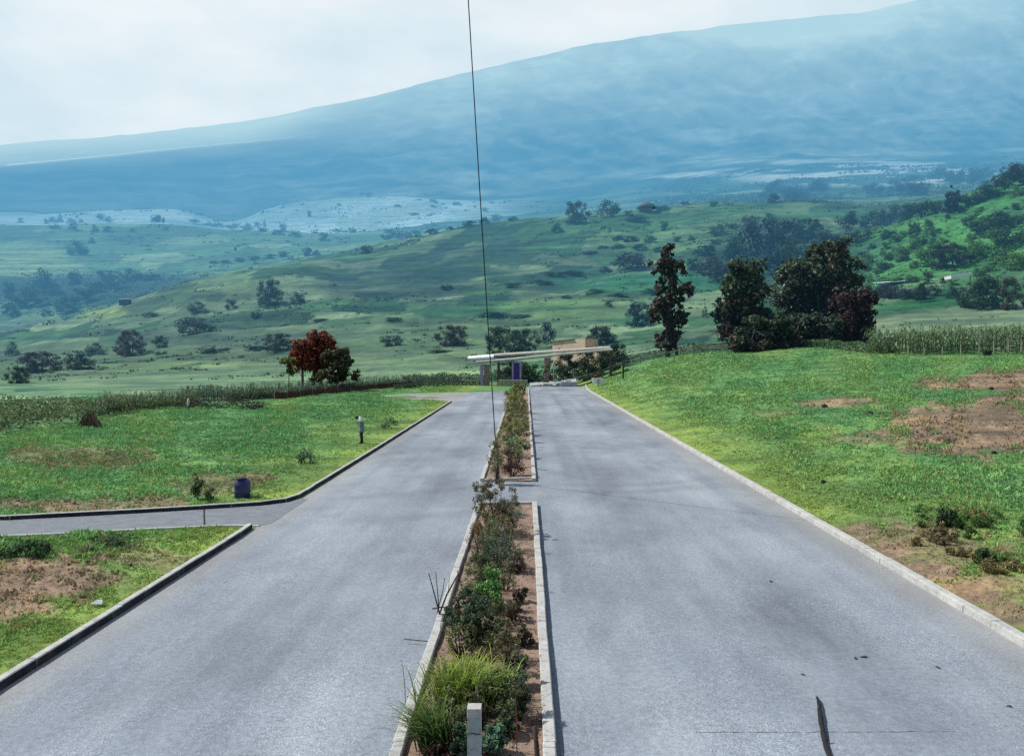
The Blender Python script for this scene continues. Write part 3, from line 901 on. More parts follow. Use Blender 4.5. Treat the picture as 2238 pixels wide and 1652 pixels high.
ridge_one = [
    ('dome', 432, 684, 50, 28, DK, 'dark rounded bush alone on the mid ridge, left of the tall double tree'),
    ('dome2', 507, 674, 32, 24, DK, 'small dark bush with a pointed top between two larger bushes on the ridge'),
    ('dome', 330, 692, 40, 12, DK, 'low flat dark bush on the slope below the tiny ridge hut'),
    ('CLUMP', 592, 670, 62, 62, BL, 'tall leaning dark double-headed tree on the open green slope at left'),
    ('dome', 648, 664, 40, 28, BL, 'rounded dark bush touching the right side of the leaning double-headed tree'),
    ('clump', 420, 730, 62, 38, PU, 'purplish rounded bush on the slope right of the red-brown bush'),
    ('clump', 456, 724, 34, 18, DK, 'low green bush at the right foot of the purplish rounded bush'),
    ('CLUMP', 290, 776, 66, 58, RD, 'red-brown leafy tree with green bushes at its foot on the left slope'),
    ('dome', 264, 772, 32, 24, DK, 'small dark bush at the left foot of the red-brown tree'),
    ('clump', 350, 760, 34, 28, DK, 'dark ragged bush just right of the red-brown tree'),
    ('CLUMP', 92, 812, 100, 46, PU, 'wide dark purple thicket at the lower left edge of the fields'),
    ('CLUMP', 178, 808, 66, 38, DK, 'grey-green broad-leaved bush right of the dark purple thicket'),
    ('dome', 208, 774, 46, 28, DK, 'rounded green bush above the broad-leaved bush at left'),
    ('dome', 26, 778, 32, 34, BL, 'dark bush cut by the left edge of the photo, above the purple thicket'),
    ('CLUMP', 36, 838, 54, 40, MD, 'mid green bush at the lower left edge, in front of the purple thicket'),
    ('CLUMP', 612, 768, 72, 42, DK, 'dark spreading bush directly behind the red-flowered tree'),
    ('clump', 855, 756, 52, 24, BL, 'low blue-green bush in the pale field left of the brown rounded bush'),
    ('CLUMP', 984, 754, 78, 46, (.07, .055, .045), 'brown rounded bush in the pale field left of the gate canopy'),
    ('dome2', 800, 556, 38, 22, PU, 'purple-brown bush sitting on the ridge crest at the end of a hedge'),
    ('dome', 1218, 507, 32, 21, DK, 'small dark block-shaped bush on the slope below the hilltop trees'),
    ('CLUMP', 1264, 490, 58, 52, DK, 'peaked dark tree on the hilltop, leftmost of the three hilltop trees'),
    ('dome', 1328, 474, 60, 40, (.04, .07, .055), 'big round domed tree on the hilltop, middle of the three hilltop trees'),
    ('dome2', 1372, 472, 30, 14, DK, 'low dark shrub at the right foot of the domed hilltop tree'),
    ('clump', 1690, 444, 32, 22, BL, 'dark bush on the hilltop left of the yellow-edged field'),
    ('clump', 1452, 504, 22, 22, DK, 'upright dark bush in the pale field below the hilltop hut'),
    ('dome', 1572, 516, 44, 30, (.06, .12, .08), 'soft grey-green round tree in the bright field right of centre'),
    ('clump', 1378, 590, 100, 38, PU, 'long purple-dark thicket behind the bright teal green field'),
    ('dome', 1322, 594, 38, 12, BL, 'low dark hedge bush at the left tip of the long purple thicket'),
    ('CONE', 2082, 466, 66, 72, (.020, .036, .040), 'dark spiky-topped tree standing out on the right ridge against the blue mountain'),
    ('CLUMP', 2082, 584, 98, 54, (.045, .048, .045), 'dark purplish bush on the bright green right hillside above the white-roofed shed'),
    ('dome', 2030, 512, 28, 34, (.05, .13, .055), 'small upright round bush alone on the bright right hillside'),
    ('DOME', 2150, 674, 118, 84, MD, 'big rounded green bush beside the white-roofed shed at right'),
    ('CLUMP', 2212, 676, 66, 74, (.07, .075, .045), 'green bush with maroon base at the right edge of the photo'),
    ('CLUMP', 1092, 778, 86, 68, DK, 'dark bushy tree with brown stems directly behind the gate canopy at its left'),
    ('CLUMP', 1150, 770, 72, 54, DK, 'dark green bush behind the gate canopy, left of the cream wall'),
    ('tall', 1194, 760, 42, 52, BL, 'upright dark feathery bush touching the left end of the cream wall'),
    ('DOME', 1314, 752, 80, 48, (.038, .052, .036), 'dark rounded tree behind the right end of the cream wall'),
    ('CLUMP', 1405, 712, 76, 52, BL, 'blue-green airy bush left of the slim maroon tree'),
    ('cone', 1540, 694, 20, 30, MD, 'small pointed green sapling in the field right of the slim maroon tree'),
    ('TALL', 2012, 662, 28, 42, DK, 'small palm-like dark tree on a thin pale trunk beside the tan field'),
]
for (kd, px, py, w, h, c, lab) in ridge_one:
    cat = 'bush' if 'bush' in lab or 'shrub' in lab or 'thicket' in lab else 'tree'
    plant(kd, px, py, w, h, c, cat, lab, cat, ymin=150)
for (px, py, w, h) in [(470, 577, 26, 8), (495, 576, 30, 9), (525, 573, 34, 11), (556, 570, 34, 12), (590, 566, 36, 13), (622, 562, 34, 14), (672, 560, 30, 22), (692, 558, 22, 13), (845, 524, 30, 12), (868, 521, 36, 18), (890, 520, 34, 15), (910, 515, 26, 12), (944, 513, 28, 13), (985, 502, 24, 8),
                       (1025, 494, 42, 14), (1060, 489, 30, 16), (1085, 485, 34, 18), (1122, 482, 30, 10)]:
    plant(random.choice(['dome', 'dome2', 'clump']), px, py, w, h, BL, 'bush', 'low dark bush in the broken hedge along the ridge crest left of the hilltop trees', 'bush', 'broken hedge along the ridge crest', ymin=420)
for (px, py, w, h) in [(1470, 447, 13, 8), (1497, 449, 20, 9), (1560, 450, 26, 10), (1590, 439, 20, 7), (1450, 458, 40, 10), (1390, 484, 54, 12), (1382, 528, 44, 14), (1420, 530, 32, 15), (1350, 524, 40, 10), (1320, 543, 34, 8), (1350, 544, 40, 12), (1400, 546, 44, 15), (1440, 552, 32, 12), (1480, 528, 24, 12), (1510, 526, 20, 12), (1560, 534, 30, 14),
                       (1600, 500, 26, 12), (1290, 555, 36, 7), (1250, 600, 60, 8), (1210, 603, 50, 8), (1180, 620, 60, 9), (1120, 628, 44, 10), (1300, 640, 50, 10), (1350, 648, 60, 9), (1240, 652, 30, 9), (1080, 690, 80, 10), (1140, 694, 50, 8), (1330, 670, 20, 12), (1420, 640, 60, 10), (980, 632, 40, 10), (560, 695, 26, 14), (700, 702, 60, 7), (860, 700, 50, 7), (350, 775, 34, 8), (470, 768, 80, 8), (560, 764, 60, 8), (720, 800, 60, 6), (960, 770, 80, 6)]:
    plant(random.choice(['dome', 'dome2', 'clump']), px, py, w, h, random.choice([DK, BL, MD]), 'bush', 'low dark bush or hedge tuft among the terraced fields of the central slope', 'bush', 'low bushes among the central terraced fields', ymin=170)
# dense valley trees right of centre
for (px, py, w, h, c) in [(1672, 566, 110, 92, (.026, .028, .05)), (1612, 572, 74, 66, BL), (1720, 530, 66, 52, DK), (1560, 596, 84, 40, PU), (1762, 525, 70, 50, DK), (1800, 545, 64, 44, BL), (1640, 500, 44, 32, MD),
                          (1680, 490, 40, 26, MD), (1590, 616, 100, 38, PU), (1520, 590, 40, 26, BL), (1700, 600, 90, 50, BL), (1740, 570, 70, 50, DK), (1540, 560, 50, 24, BL), (1620, 610, 60, 40, BL)]:
    plant(random.choice(['clump', 'dome', 'CLUMP']), px, py, w, h, c, 'tree', 'dark tree in the dense valley grove behind the big dark trees at right', 'tree', 'dense valley grove right of centre', ymin=200)
for (px, py, w, h, c) in [(1852, 512, 54, 48, DK), (1905, 500, 60, 40, DK), (1935, 492, 60, 38, PU), (1960, 480, 64, 36, DK), (1990, 478, 56, 34, DK), (2025, 472, 60, 34, DK), (2052, 462, 40, 26, MD), (1880, 528, 60, 28, DK), (1830, 540, 60, 30, MD),
                          (2110, 452, 44, 24, MD), (2150, 438, 54, 32, DK), (2180, 428, 56, 46, DK), (2206, 415, 60, 54, PU), (2234, 404, 60, 50, DK), (2130, 445, 40, 22, MD), (1940, 520, 44, 18, DK)]:
    plant(random.choice(['clump', 'dome', 'tree']), px, py, w, h, c, 'tree', 'dark tree in the wooded band along the right-hand ridge', 'tree', 'wooded band along the right ridge', ymin=230)
rs = random.Random(12)
spots = [(2000, 545, 34, 26), (1975, 560, 44, 18), (2030, 580, 60, 36), (2130, 565, 64, 36), (2180, 505, 76, 46), (2202, 545, 64, 42), (2222, 590, 52, 40), (1900, 575, 46, 22), (1935, 590, 34, 18)]
for k in range(150):
    px = rs.uniform(1880, 2260); lo = np.interp(px, [1880, 2000, 2240], [545, 500, 420])
    py = rs.uniform(lo, 625); s = rs.uniform(10, 38) * (1.2 if px > 2120 else .8)
    spots.append((px, py, s, s * rs.uniform(.45, .8)))
for (px, py, w, h) in spots:
    c = rs.choice([MD, BR, BR, (.075, .16, .045), (.10, .20, .05), DK])
    plant(rs.choice(['clump', 'dome', 'dome2']), px, py, w, h, c, 'bush', 'green bush among the scrub covering the bright right-hand hillside', 'bush', 'scrub bushes on the right hillside', ymin=225)
for k in range(34):
    px = rs.uniform(1600, 2250); py = rs.uniform(np.interp(px, [1600, 2250], [432, 372]), np.interp(px, [1600, 2000, 2250], [446, 432, 385]))
    s = rs.uniform(22, 54)
    plant(rs.choice(['clump', 'dome']), px, py, s, s * rs.uniform(.4, .65), BL, 'tree', 'hazy blue tree in the far wood at the foot of the mountain', 'tree', 'far wood at the foot of the mountain', ymin=950)
for k in range(18):
    px = rs.uniform(1890, 2110); s = rs.uniform(24, 40)
    plant(rs.choice(['clump', 'dome']), px, rs.uniform(646, 655), s, s * .8, rs.choice([DK, PU, BL]), 'bush', 'dark bush in the hedge beyond the tan field at right', 'bush', 'dark hedge beyond the tan field', ymin=180)

# low growth too fine to tell apart on the far slopes
def make_scrub(n, seed):
    rng = np.random.default_rng(seed)
    px = rng.uniform(-60, 2320, n); Y = np.exp(rng.uniform(math.log(175), math.log(3600), n))
    X = (px - CX) * Y / F; Z = gz(X, Y); py = CY + (H - Z) * F / Y; ly = np.log(Y)
    zz = Z * np.interp(Y, [150, 800, 2500], [.16, .075, .03])
    terr = fbm(px / 55, zz + fbm(px / 90, ly * 8, 22) * 1.4, 23, 3)
    big = fbm(px / 140, ly * 9, 24, 3)
    cell_, edge_ = plots(px, ly)
    dens = sstep(.60, .72, terr) * .14 * (Y > 330) + sstep(.64, .74, big) * .25 + edge_ * .55 * sstep(.45, .6, big)
    hd = sstep(1800, 1900, px) * (Y > 250) * (Y < 560)
    dens = dens + hd * (.35 + .5 * sstep(.45, .6, big))
    dens = dens + (px > 1450) * (Y > 850) * .65 * sstep(.42, .55, big)
    dens = dens + ell(px, py, 1690, 560, 190, 80, .6) * (Y < 700) * .6 + ell(px, py, 200, 645, 330, 50, .6) * (Y > 640) * .55
    dens = np.where((px > 1800) & (Y < 250), dens * .25, dens)
    k = rng.random(n) < dens
    px, Y, X, Z, big, hd = (a[k] for a in (px, Y, X, Z, big, hd)); n = len(px)
    s = rng.uniform(1.0, 3.4, n) ** 1.25 * Y / F
    c0 = np.repeat(np.stack([X, Y, Z], 1), 6, 0); sr = np.repeat(s, 6)
    d = rng.normal(size=(6 * n, 3)); d /= np.linalg.norm(d, axis=1)[:, None]
    p = c0 + d * (sr * rng.random(6 * n) ** .4)[:, None] * np.array((3.0, 1.1, .5)) + np.array((0, 0, .35)) * sr[:, None]
    nrm = d + rng.normal(size=d.shape) * .5 + np.array((0, 0, .4)); nrm /= np.linalg.norm(nrm, axis=1)[:, None]
    t = np.cross(nrm, rng.normal(size=d.shape)); t /= np.linalg.norm(t, axis=1)[:, None]; b = np.cross(nrm, t); q = (sr * rng.uniform(.45, .9, 6 * n))[:, None]
    V = np.stack([p - t * q, p - b * q * .7, p + t * q, p + b * q * .7], 1).reshape(-1, 3)
    pal = np.array([(.028, .058, .036), (.045, .09, .045), (.06, .105, .05), (.03, .05, .045)])
    c = pal[rng.integers(0, 4, n)]; c = np.where((hd > .5)[:, None] & (rng.random(n) < .6)[:, None], np.array((.085, .19, .045)), c)
    c = np.repeat(c, 6, 0) * rng.uniform(.65, 1.4, (6 * n, 1))
    o = link('scrub', npmesh('scrub', V, np.arange(24 * n).reshape(-1, 4), np.repeat(c, 4, 0)), M['foliage'], None, (1, 1, 1))
    tag(o, 'low scrub and hedge growth covering the far hillsides', 'scrub', kind='stuff')


make_scrub(64000, 401)

# ------------------------------------------------------------------ nearer feature trees
def feature(name, label, px, Y, clumps, n, size, base, trunks, cat='tree', bright=None, tint=None, asp=.6, hue=.15, group=None, tmat='bark'):
    """clumps: (px, py, radius in frame units, dy); trunks: lists of ((px,py)..., width)"""
    X = (px - CX) * Y / F; Z = float(gz(X, Y))
    e = empty(name, (X, Y, Z), label, cat, group)
    k = Y / F
    rng = np.random.default_rng(int(px))
    cs, rr = [], []
    for (cx, cy, r, dy) in clumps:
        p = P(cx, cy, Y); cs.append((p[0] - X, dy, p[2] - Z)); rr.append(r * k)
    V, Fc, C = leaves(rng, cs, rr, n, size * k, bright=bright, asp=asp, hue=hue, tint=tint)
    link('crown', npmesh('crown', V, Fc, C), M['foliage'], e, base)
    for i, (line, w, mt) in enumerate(trunks):
        mb = MB(); q = [P(a, b, Y) for a, b in line]
        q = [(a[0] - X, .2 * math.sin(i * 2.1 + j), a[2] - Z) for j, a in enumerate(q)]
        q[0] = (q[0][0], q[0][1], -.15)
        mb.tube(q, [w * k * (1 - .6 * j / (len(q) - 1)) / 2 for j in range(len(q))], 8)
        rl = random.Random(int(px) + i)
        for q_ in range(7):
            j = rl.randrange(1, len(q)); c = cs[rl.randrange(len(cs))]; a_ = Vector(q[j]); b_ = Vector(c)
            if (b_ - a_).length > 60 * k: b_ = a_ + (b_ - a_).normalized() * 60 * k
            mb.tube([a_, a_.lerp(b_, .5) + Vector((0, 0, .05 * (b_ - a_).length)), b_], [w * k * .22, w * k * .15, w * k * .05], 5)
        mb.build('trunk', M[mt], e, True)
    return e


def scatter_clumps(seed, px0, px1, py0, py1, k, r0, r1, dy, inside):
    r = random.Random(seed); out = []
    while len(out) < k:
        x, y = r.uniform(px0, px1), r.uniform(py0, py1)
        if inside(x, y): out.append((x, y, r.uniform(r0 * .6, r1), r.uniform(-dy, dy)))
    for (x, y, q, d) in list(out):          # sprays that break the outline
        if r.random() < .75:
            a = r.uniform(0, 2 * PI); out.append((x + math.cos(a) * q * 1.15, y + math.sin(a) * q * .95, q * r.uniform(.28, .5), d))
    return out


# slim maroon tree
def slim(x, y):
    w = np.interp(y, [535, 560, 590, 640, 700, 745, 765], [8, 24, 42, 40, 36, 26, 12])
    return abs(x - 1464 - 7 * math.sin(y / 19)) < w * (.85 + .25 * math.sin(y / 9))
cl = scatter_clumps(1, 1410, 1520, 538, 762, 90, 6, 15, 1.8, slim) + [(1464 + 7 * math.sin((560 + q * 10) / 19), 560 + q * 10, 12, 0) for q in range(19)]


def slim_tint(p, idx):
    r = np.random.default_rng(2).random(len(p))
    t = np.ones((len(p), 3))
    t[r < .30] = (1.7, .55, .75); t[r > .80] = (2.2, 1.6, .8); t[r > .987] = (5, 4.4, 1.6)
    return t
feature('slim_tree', 'slim tall maroon and olive leaved tree standing at the fence right of the gate', 1466, 152, cl, 5200, 4.2, (.046, .056, .040),
        [([(1460, 782), (1458, 755), (1464, 700), (1466, 600)], 11, 'bark'), ([(1480, 782), (1478, 758), (1472, 720)], 8, 'bark')], tint=slim_tint, asp=.7)

# dark grove right
def band(tab_c, tab_w):
    ys = sorted(tab_c)
    return lambda x, y: abs(x - np.interp(y, ys, [tab_c[q] for q in ys])) < np.interp(y, sorted(tab_w), [tab_w[q] for q in sorted(tab_w)])


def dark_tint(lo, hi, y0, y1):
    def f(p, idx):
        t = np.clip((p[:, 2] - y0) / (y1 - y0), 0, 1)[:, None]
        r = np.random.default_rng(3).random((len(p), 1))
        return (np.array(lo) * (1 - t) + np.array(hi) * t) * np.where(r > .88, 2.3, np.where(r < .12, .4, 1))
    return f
cl = scatter_clumps(2, 1570, 1680, 578, 756, 95, 15, 25, 3, band({578: 1628, 650: 1622, 752: 1622}, {578: 26, 620: 40, 700: 44, 752: 42}))
feature('broad_tree', 'broad dark tree with maroon base, leftmost of the big dark grove at right', 1625, 150, cl, 9500, 4.6, (.062, .092, .050),
        [([(1612, 760), (1614, 720), (1622, 660)], 14, 'bark')], tint=dark_tint((1.1, .45, .62), (1, 1.05, .9), 4, 12))
cl = scatter_clumps(3, 1690, 1830, 540, 756, 130, 15, 26, 4, band({540: 1800, 600: 1765, 680: 1765, 750: 1770}, {540: 22, 570: 52, 620: 66, 700: 72, 750: 64}))
feature('broad_tree', 'tallest dark leafy tree of the grove at right, with a bare pale trunk showing', 1785, 156, cl, 14000, 4.6, (.066, .092, .054),
        [([(1786, 760), (1790, 700), (1812, 640), (1814, 600), (1808, 560)], 11, 'pale_bark'), ([(1770, 760), (1768, 690), (1760, 610)], 12, 'bark')], tint=dark_tint((.85, .6, .75), (1.05, 1.05, .9), 4, 15))
cl = scatter_clumps(11, 1660, 1720, 660, 758, 50, 9, 17, 2.5, lambda x, y: y > np.interp(x, [1660, 1690, 1720], [672, 694, 676]))
feature('bush', 'dark leafy growth joining the left tree and the tallest tree of the grove', 1690, 153, cl, 4200, 4.2, (.055, .082, .050), [([(1688, 762), (1690, 730), (1694, 700)], 7, 'bark')], cat='bush', tint=dark_tint((1.1, .5, .7), (1, 1.05, .95), 0, 7))
cl = scatter_clumps(4, 1815, 1880, 535, 745, 70, 11, 19, 2, band({535: 1835, 600: 1848, 740: 1850}, {535: 18, 580: 30, 660: 30, 740: 30}))
feature('broad_tree', 'narrow dark tree with a straight black stem at the right of the dark grove', 1845, 151, cl, 5500, 4.2, (.055, .068, .042),
        [([(1840, 760), (1841, 700), (1843, 620), (1843, 560)], 8, 'bark')], tint=dark_tint((1, .6, .7), (1.1, 1, .9), 4, 14))
cl = scatter_clumps(5, 1815, 1920, 640, 750, 75, 12, 20, 2.5, band({640: 1862, 680: 1868, 745: 1872}, {640: 34, 680: 40, 710: 44, 745: 30}))
feature('bush', 'dark maroon-red bush at the right end of the dark grove beside the corn', 1868, 142, cl, 7500, 4.0, (.044, .026, .027),
        [([(1866, 758), (1868, 730), (1872, 700)], 8, 'bark')], cat='bush')
cl = scatter_clumps(6, 1600, 1740, 700, 768, 75, 11, 18, 2.5, band({700: 1665, 765: 1665}, {700: 52, 765: 62}))
feature('bush', 'low dark tangled shrubs with pale twigs at the front foot of the dark grove', 1665, 139, cl, 7500, 3.6, (.055, .078, .050),
        [([(1640, 768), (1642, 745), (1650, 720)], 4, 'pale_bark'), ([(1700, 768), (1697, 745), (1690, 725)], 4, 'pale_bark')], cat='bush', tint=dark_tint((1.2, .7, .8), (1, 1.1, .95), 0, 4))
cl = scatter_clumps(7, 1725, 1850, 690, 764, 75, 11, 19, 2.5, band({690: 1785, 758: 1785}, {690: 45, 758: 60}))
feature('bush', 'dark broad-leaved shrubs below the bare pale trunk in the grove at right', 1785, 141, cl, 7500, 4.4, (.062, .090, .062),
        [([(1740, 762), (1742, 740), (1760, 715)], 4, 'pale_bark')], cat='bush', tint=dark_tint((1.2, .6, .8), (1, 1.1, 1), 0, 5))
plant('CLUMP', 1705, 680, 80, 92, (.10, .22, .08), 'bush', 'light green bush glowing in the gap of the dark grove at right', 'bush', Y=185)

# red-flowered tree and its neighbours
cl = scatter_clumps(8, 635, 735, 725, 806, 85, 8, 16, 1.6, lambda x, y: ((x - 688) / 50) ** 2 + ((y - 768) / 38) ** 2 < 1 or (abs(x - 655) < 16 and 755 < y < 806))


def red_tint(p, idx):
    r = np.random.default_rng(4).random(len(p))
    t = np.ones((len(p), 3)); t[r < .25] = (.35, .7, .6); t[r > .85] = (1.5, 1.9, 1.4)
    return t
feature('flowering_tree', 'red-flowered bushy tree standing behind the left meadow hedge', 684, 122, cl, 9000, 3.4, (.20, .046, .034),
        [([(662, 826), (660, 800), (664, 770)], 7, 'bark'), ([(684, 826), (686, 800), (690, 760)], 8, 'bark'), ([(700, 826), (706, 795), (712, 770)], 6, 'bark')], tint=red_tint)
cl = scatter_clumps(9, 690, 780, 762, 826, 60, 7, 13, 1.5, lambda x, y: abs(x - 735) < np.interp(y, [762, 785, 826], [18, 34, 44]))
feature('bush', 'olive brown bush pressed against the right side of the red-flowered tree', 738, 120, cl, 4600, 3.4, (.105, .105, .05), [([(736, 830), (738, 800), (742, 775)], 6, 'bark')], cat='bush')
cl = scatter_clumps(10, 622, 640, 785, 815, 12, 4, 8, .5, lambda x, y: True)
feature('plant', 'small upright yellow-green plant at the left foot of the red-flowered tree', 631, 119, cl, 420, 4.0, (.13, .16, .04), [([(631, 826), (631, 800)], 3, 'bark')], cat='plant')

# hedge in front of it
cl = scatter_clumps(13, 560, 1000, 822, 862, 150, 8, 14, 1.2, lambda x, y: y > np.interp(x, [560, 700, 850, 1000], [835, 818, 826, 832]))
Yh = 108


def hedge_mass(name, px0, px1, n, hh, seed, colr, y_off, size):
    """unbroken growth along the meadow boundary, following YB"""
    rng = np.random.default_rng(seed)
    px = rng.uniform(px0, px1, n)
    yb_ = np.interp(px, sorted(YB), [YB[k] for k in sorted(YB)]) + rng.uniform(*y_off, n)
    X = (px - CX) * yb_ / F; Z = gz(X, yb_)
    top = hh * (.55 + .75 * fbm(px / 30, px * 0 + seed, seed, 3))
    z = Z + top * rng.random(n) ** .8
    d = rng.normal(size=(n, 3)); d[:, 2] = np.abs(d[:, 2]) * .8 + .2; d /= np.linalg.norm(d, axis=1)[:, None]
    t = np.cross(d, rng.normal(size=(n, 3))); t /= np.linalg.norm(t, axis=1)[:, None]; b = np.cross(d, t)
    s = size * rng.uniform(.6, 1.4, n)[:, None]
    p = np.stack([X, yb_, z], 1)
    V = np.stack([p - t * s, p - b * s * .5, p + t * s, p + b * s * .5], 1).reshape(-1, 3)
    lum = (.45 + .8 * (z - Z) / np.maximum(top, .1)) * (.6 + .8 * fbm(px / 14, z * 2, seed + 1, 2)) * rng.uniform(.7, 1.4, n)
    c = lum[:, None] * (1 + rng.normal(size=(n, 3)) * .1)
    o = link(name, npmesh(name, V, np.arange(4 * n).reshape(n, 4), np.repeat(np.clip(c, .03, 3), 4, 0)), M['foliage'], None, colr)
    return o


o = hedge_mass('hedge', 500, 890, 9500, 1.2, 41, (.060, .105, .058), (1.5, 6), .13); tag(o, 'leafy dark green hedge growing under the red-flowered tree along the left meadow', 'hedge')
o = hedge_mass('undergrowth', -120, 440, 9500, .8, 42, (.12, .175, .075), (1, 9), .11); tag(o, 'tangled grey-green weeds growing along the left meadow edge', 'undergrowth', kind='stuff')
o = hedge_mass('hedge', 860, 1060, 3800, .9, 46, (.045, .075, .045), (-9, -6), .11); tag(o, 'low dark hedge running up to the gateway from the left meadow fence', 'hedge')
o = hedge_mass('undergrowth', 1190, 1720, 9000, 1.5, 43, (.060, .11, .050), (5, 22), .17); tag(o, 'green undergrowth behind the wire fence right of the gate', 'undergrowth', kind='stuff')
o = hedge_mass('undergrowth', 880, 1190, 5000, 1.6, 44, (.060, .105, .050), (6, 16), .17); tag(o, 'green undergrowth behind the gateway', 'undergrowth', kind='stuff')
o = hedge_mass('undergrowth', 1700, 1960, 3500, 1.5, 45, (.085, .15, .075), (0, 5), .16); tag(o, 'pale green weeds between the dark grove and the corn', 'undergrowth', kind='stuff')


# corn
def corn(name, spots, hgt, label, seed, dens_leaf=9, colr=(.095, .165, .08)):
    rng = np.random.default_rng(seed)
    Vs, Fs, Cs = [], [], []; nb = 0
    for (x, y) in spots:
        z0 = float(gz(x, y)); h = hgt * rng.uniform(.58, 1.15)
        if rng.random() < .1: continue
        lean = rng.normal(size=2) * .14
        # stalk
        w = .03
        st = np.array([(x - w, y, z0), (x + w, y, z0), (x + lean[0] + w * .5, y + lean[1], z0 + h), (x + lean[0] - w * .5, y + lean[1], z0 + h)])
        Vs.append(st); Fs.append(np.arange(4)[None] + nb); nb += 4; Cs.append(np.full((4, 3), .9) * np.array((1.5, 1.25, 1)))
        for k in range(dens_leaf):
            a = rng.uniform(0, 2 * PI); t = rng.uniform(.15, .97); L = h * rng.uniform(.28, .42); zb = z0 + h * t
            bx, by = x + lean[0] * t, y + lean[1] * t
            ca, sa = math.cos(a), math.sin(a); lw = h * .024
            pts = [(0, 0), (.45, .32), (.85, .22), (1.05, -.12)]
            wid = [.5, 1, .8, .05]
            V = []
            for (u, v), q in zip(pts, wid):
                for sgn in (-1, 1):
                    V.append((bx + ca * L * u - sa * lw * q * sgn, by + sa * L * u + ca * lw * q * sgn, zb + L * v * 1.2))
            Vs.append(np.array(V)); Fs.append(np.array([(0, 1, 3, 2), (2, 3, 5, 4), (4, 5, 7, 6)]) + nb); nb += 8
            l = rng.uniform(.55, 1.5) * (.55 + .65 * t)
            Cs.append(np.full((8, 3), l) * np.array((1, 1, 1 + rng.uniform(-.1, .3))))
    me = npmesh(name, np.concatenate(Vs), np.concatenate(Fs), np.concatenate(Cs))
    return tag(link(name, me, M['foliage'], None, colr), label, 'crop', kind='stuff')


rc = random.Random(31)
sp = []
for row in range(7):
    n = 62
    for k in range(n):
        px = 1905 + (2420 - 1905) * (k + rc.uniform(-.3, .3)) / n
        Y = float(np.interp(px, sorted(YB), [YB[q] for q in sorted(YB)])) + .8 + row * 1.3 + rc.uniform(-.3, .3)
        sp.append(((px - CX) * Y / F, Y))
corn('corn_crop', sp, 3.2, 'tall dark green corn standing in rows at the right edge of the meadow', 51)
sp = []
for row in range(6):
    n = 120
    for k in range(n):
        px = 400 + (1010 - 400) * (k + rc.uniform(-.4, .4)) / n
        Y = float(np.interp(px, sorted(YB), [YB[q] for q in sorted(YB)])) + 5 + row * 1.6 + rc.uniform(-.4, .4)
        sp.append(((px - CX) * Y / F, Y))
corn('corn_crop', sp, 1.6, 'dark corn growing in a long strip beyond the left meadow fence', 52, 8, (.060, .11, .062))
sp = []
for row in range(5):
    for k in range(60):
        px = 215 + (430 - 215) * (k + rc.uniform(-.4, .4)) / 60
        Y = float(np.interp(px, sorted(YB), [YB[q] for q in sorted(YB)])) + 1.5 + row * 1.1 + rc.uniform(-.4, .4)
        sp.append(((px - CX) * Y / F, Y))
corn('corn_crop', sp, 1.35, 'grey-green young corn at the left meadow edge right of the dry brush stack', 53, 8, (.11, .165, .09))


# ------------------------------------------------------------------ grass
def in_estate(X, Y, px):
    yb_ = np.interp(px, sorted(YB), [YB[k] for k in sorted(YB)])
    ok = Y < yb_ * 1.01
    left = (X < -8.85); right = (X > 9.62)
    # path strip
    lo = np.interp(X, [-40, -17, -15.7, -9.5, -8.5], [22.2, 23.9, 24.1, 25.7, 25.4]); up = np.interp(X, [-40, -17.2, -9.2, -8.6], [25.0, 26.5, 29.6, 30.6])
    path = (Y > lo - .1) & (Y < up + .1) & left
    junction = left & (Y > np.interp(X, [-19, -14, -9.6, -8.6], [105, 98, 94.5, 92.5])) & (Y < 116) & (X > -19)
    lim = (X > np.interp(Y, [0, 120, 135, 143], [9.62, 9.68, 10.3, 11])) 
    sand = (X > 9) & (X < 15) & (Y > 141)
    return ok & ((left & ~path & ~junction) | (right & lim & ~sand))


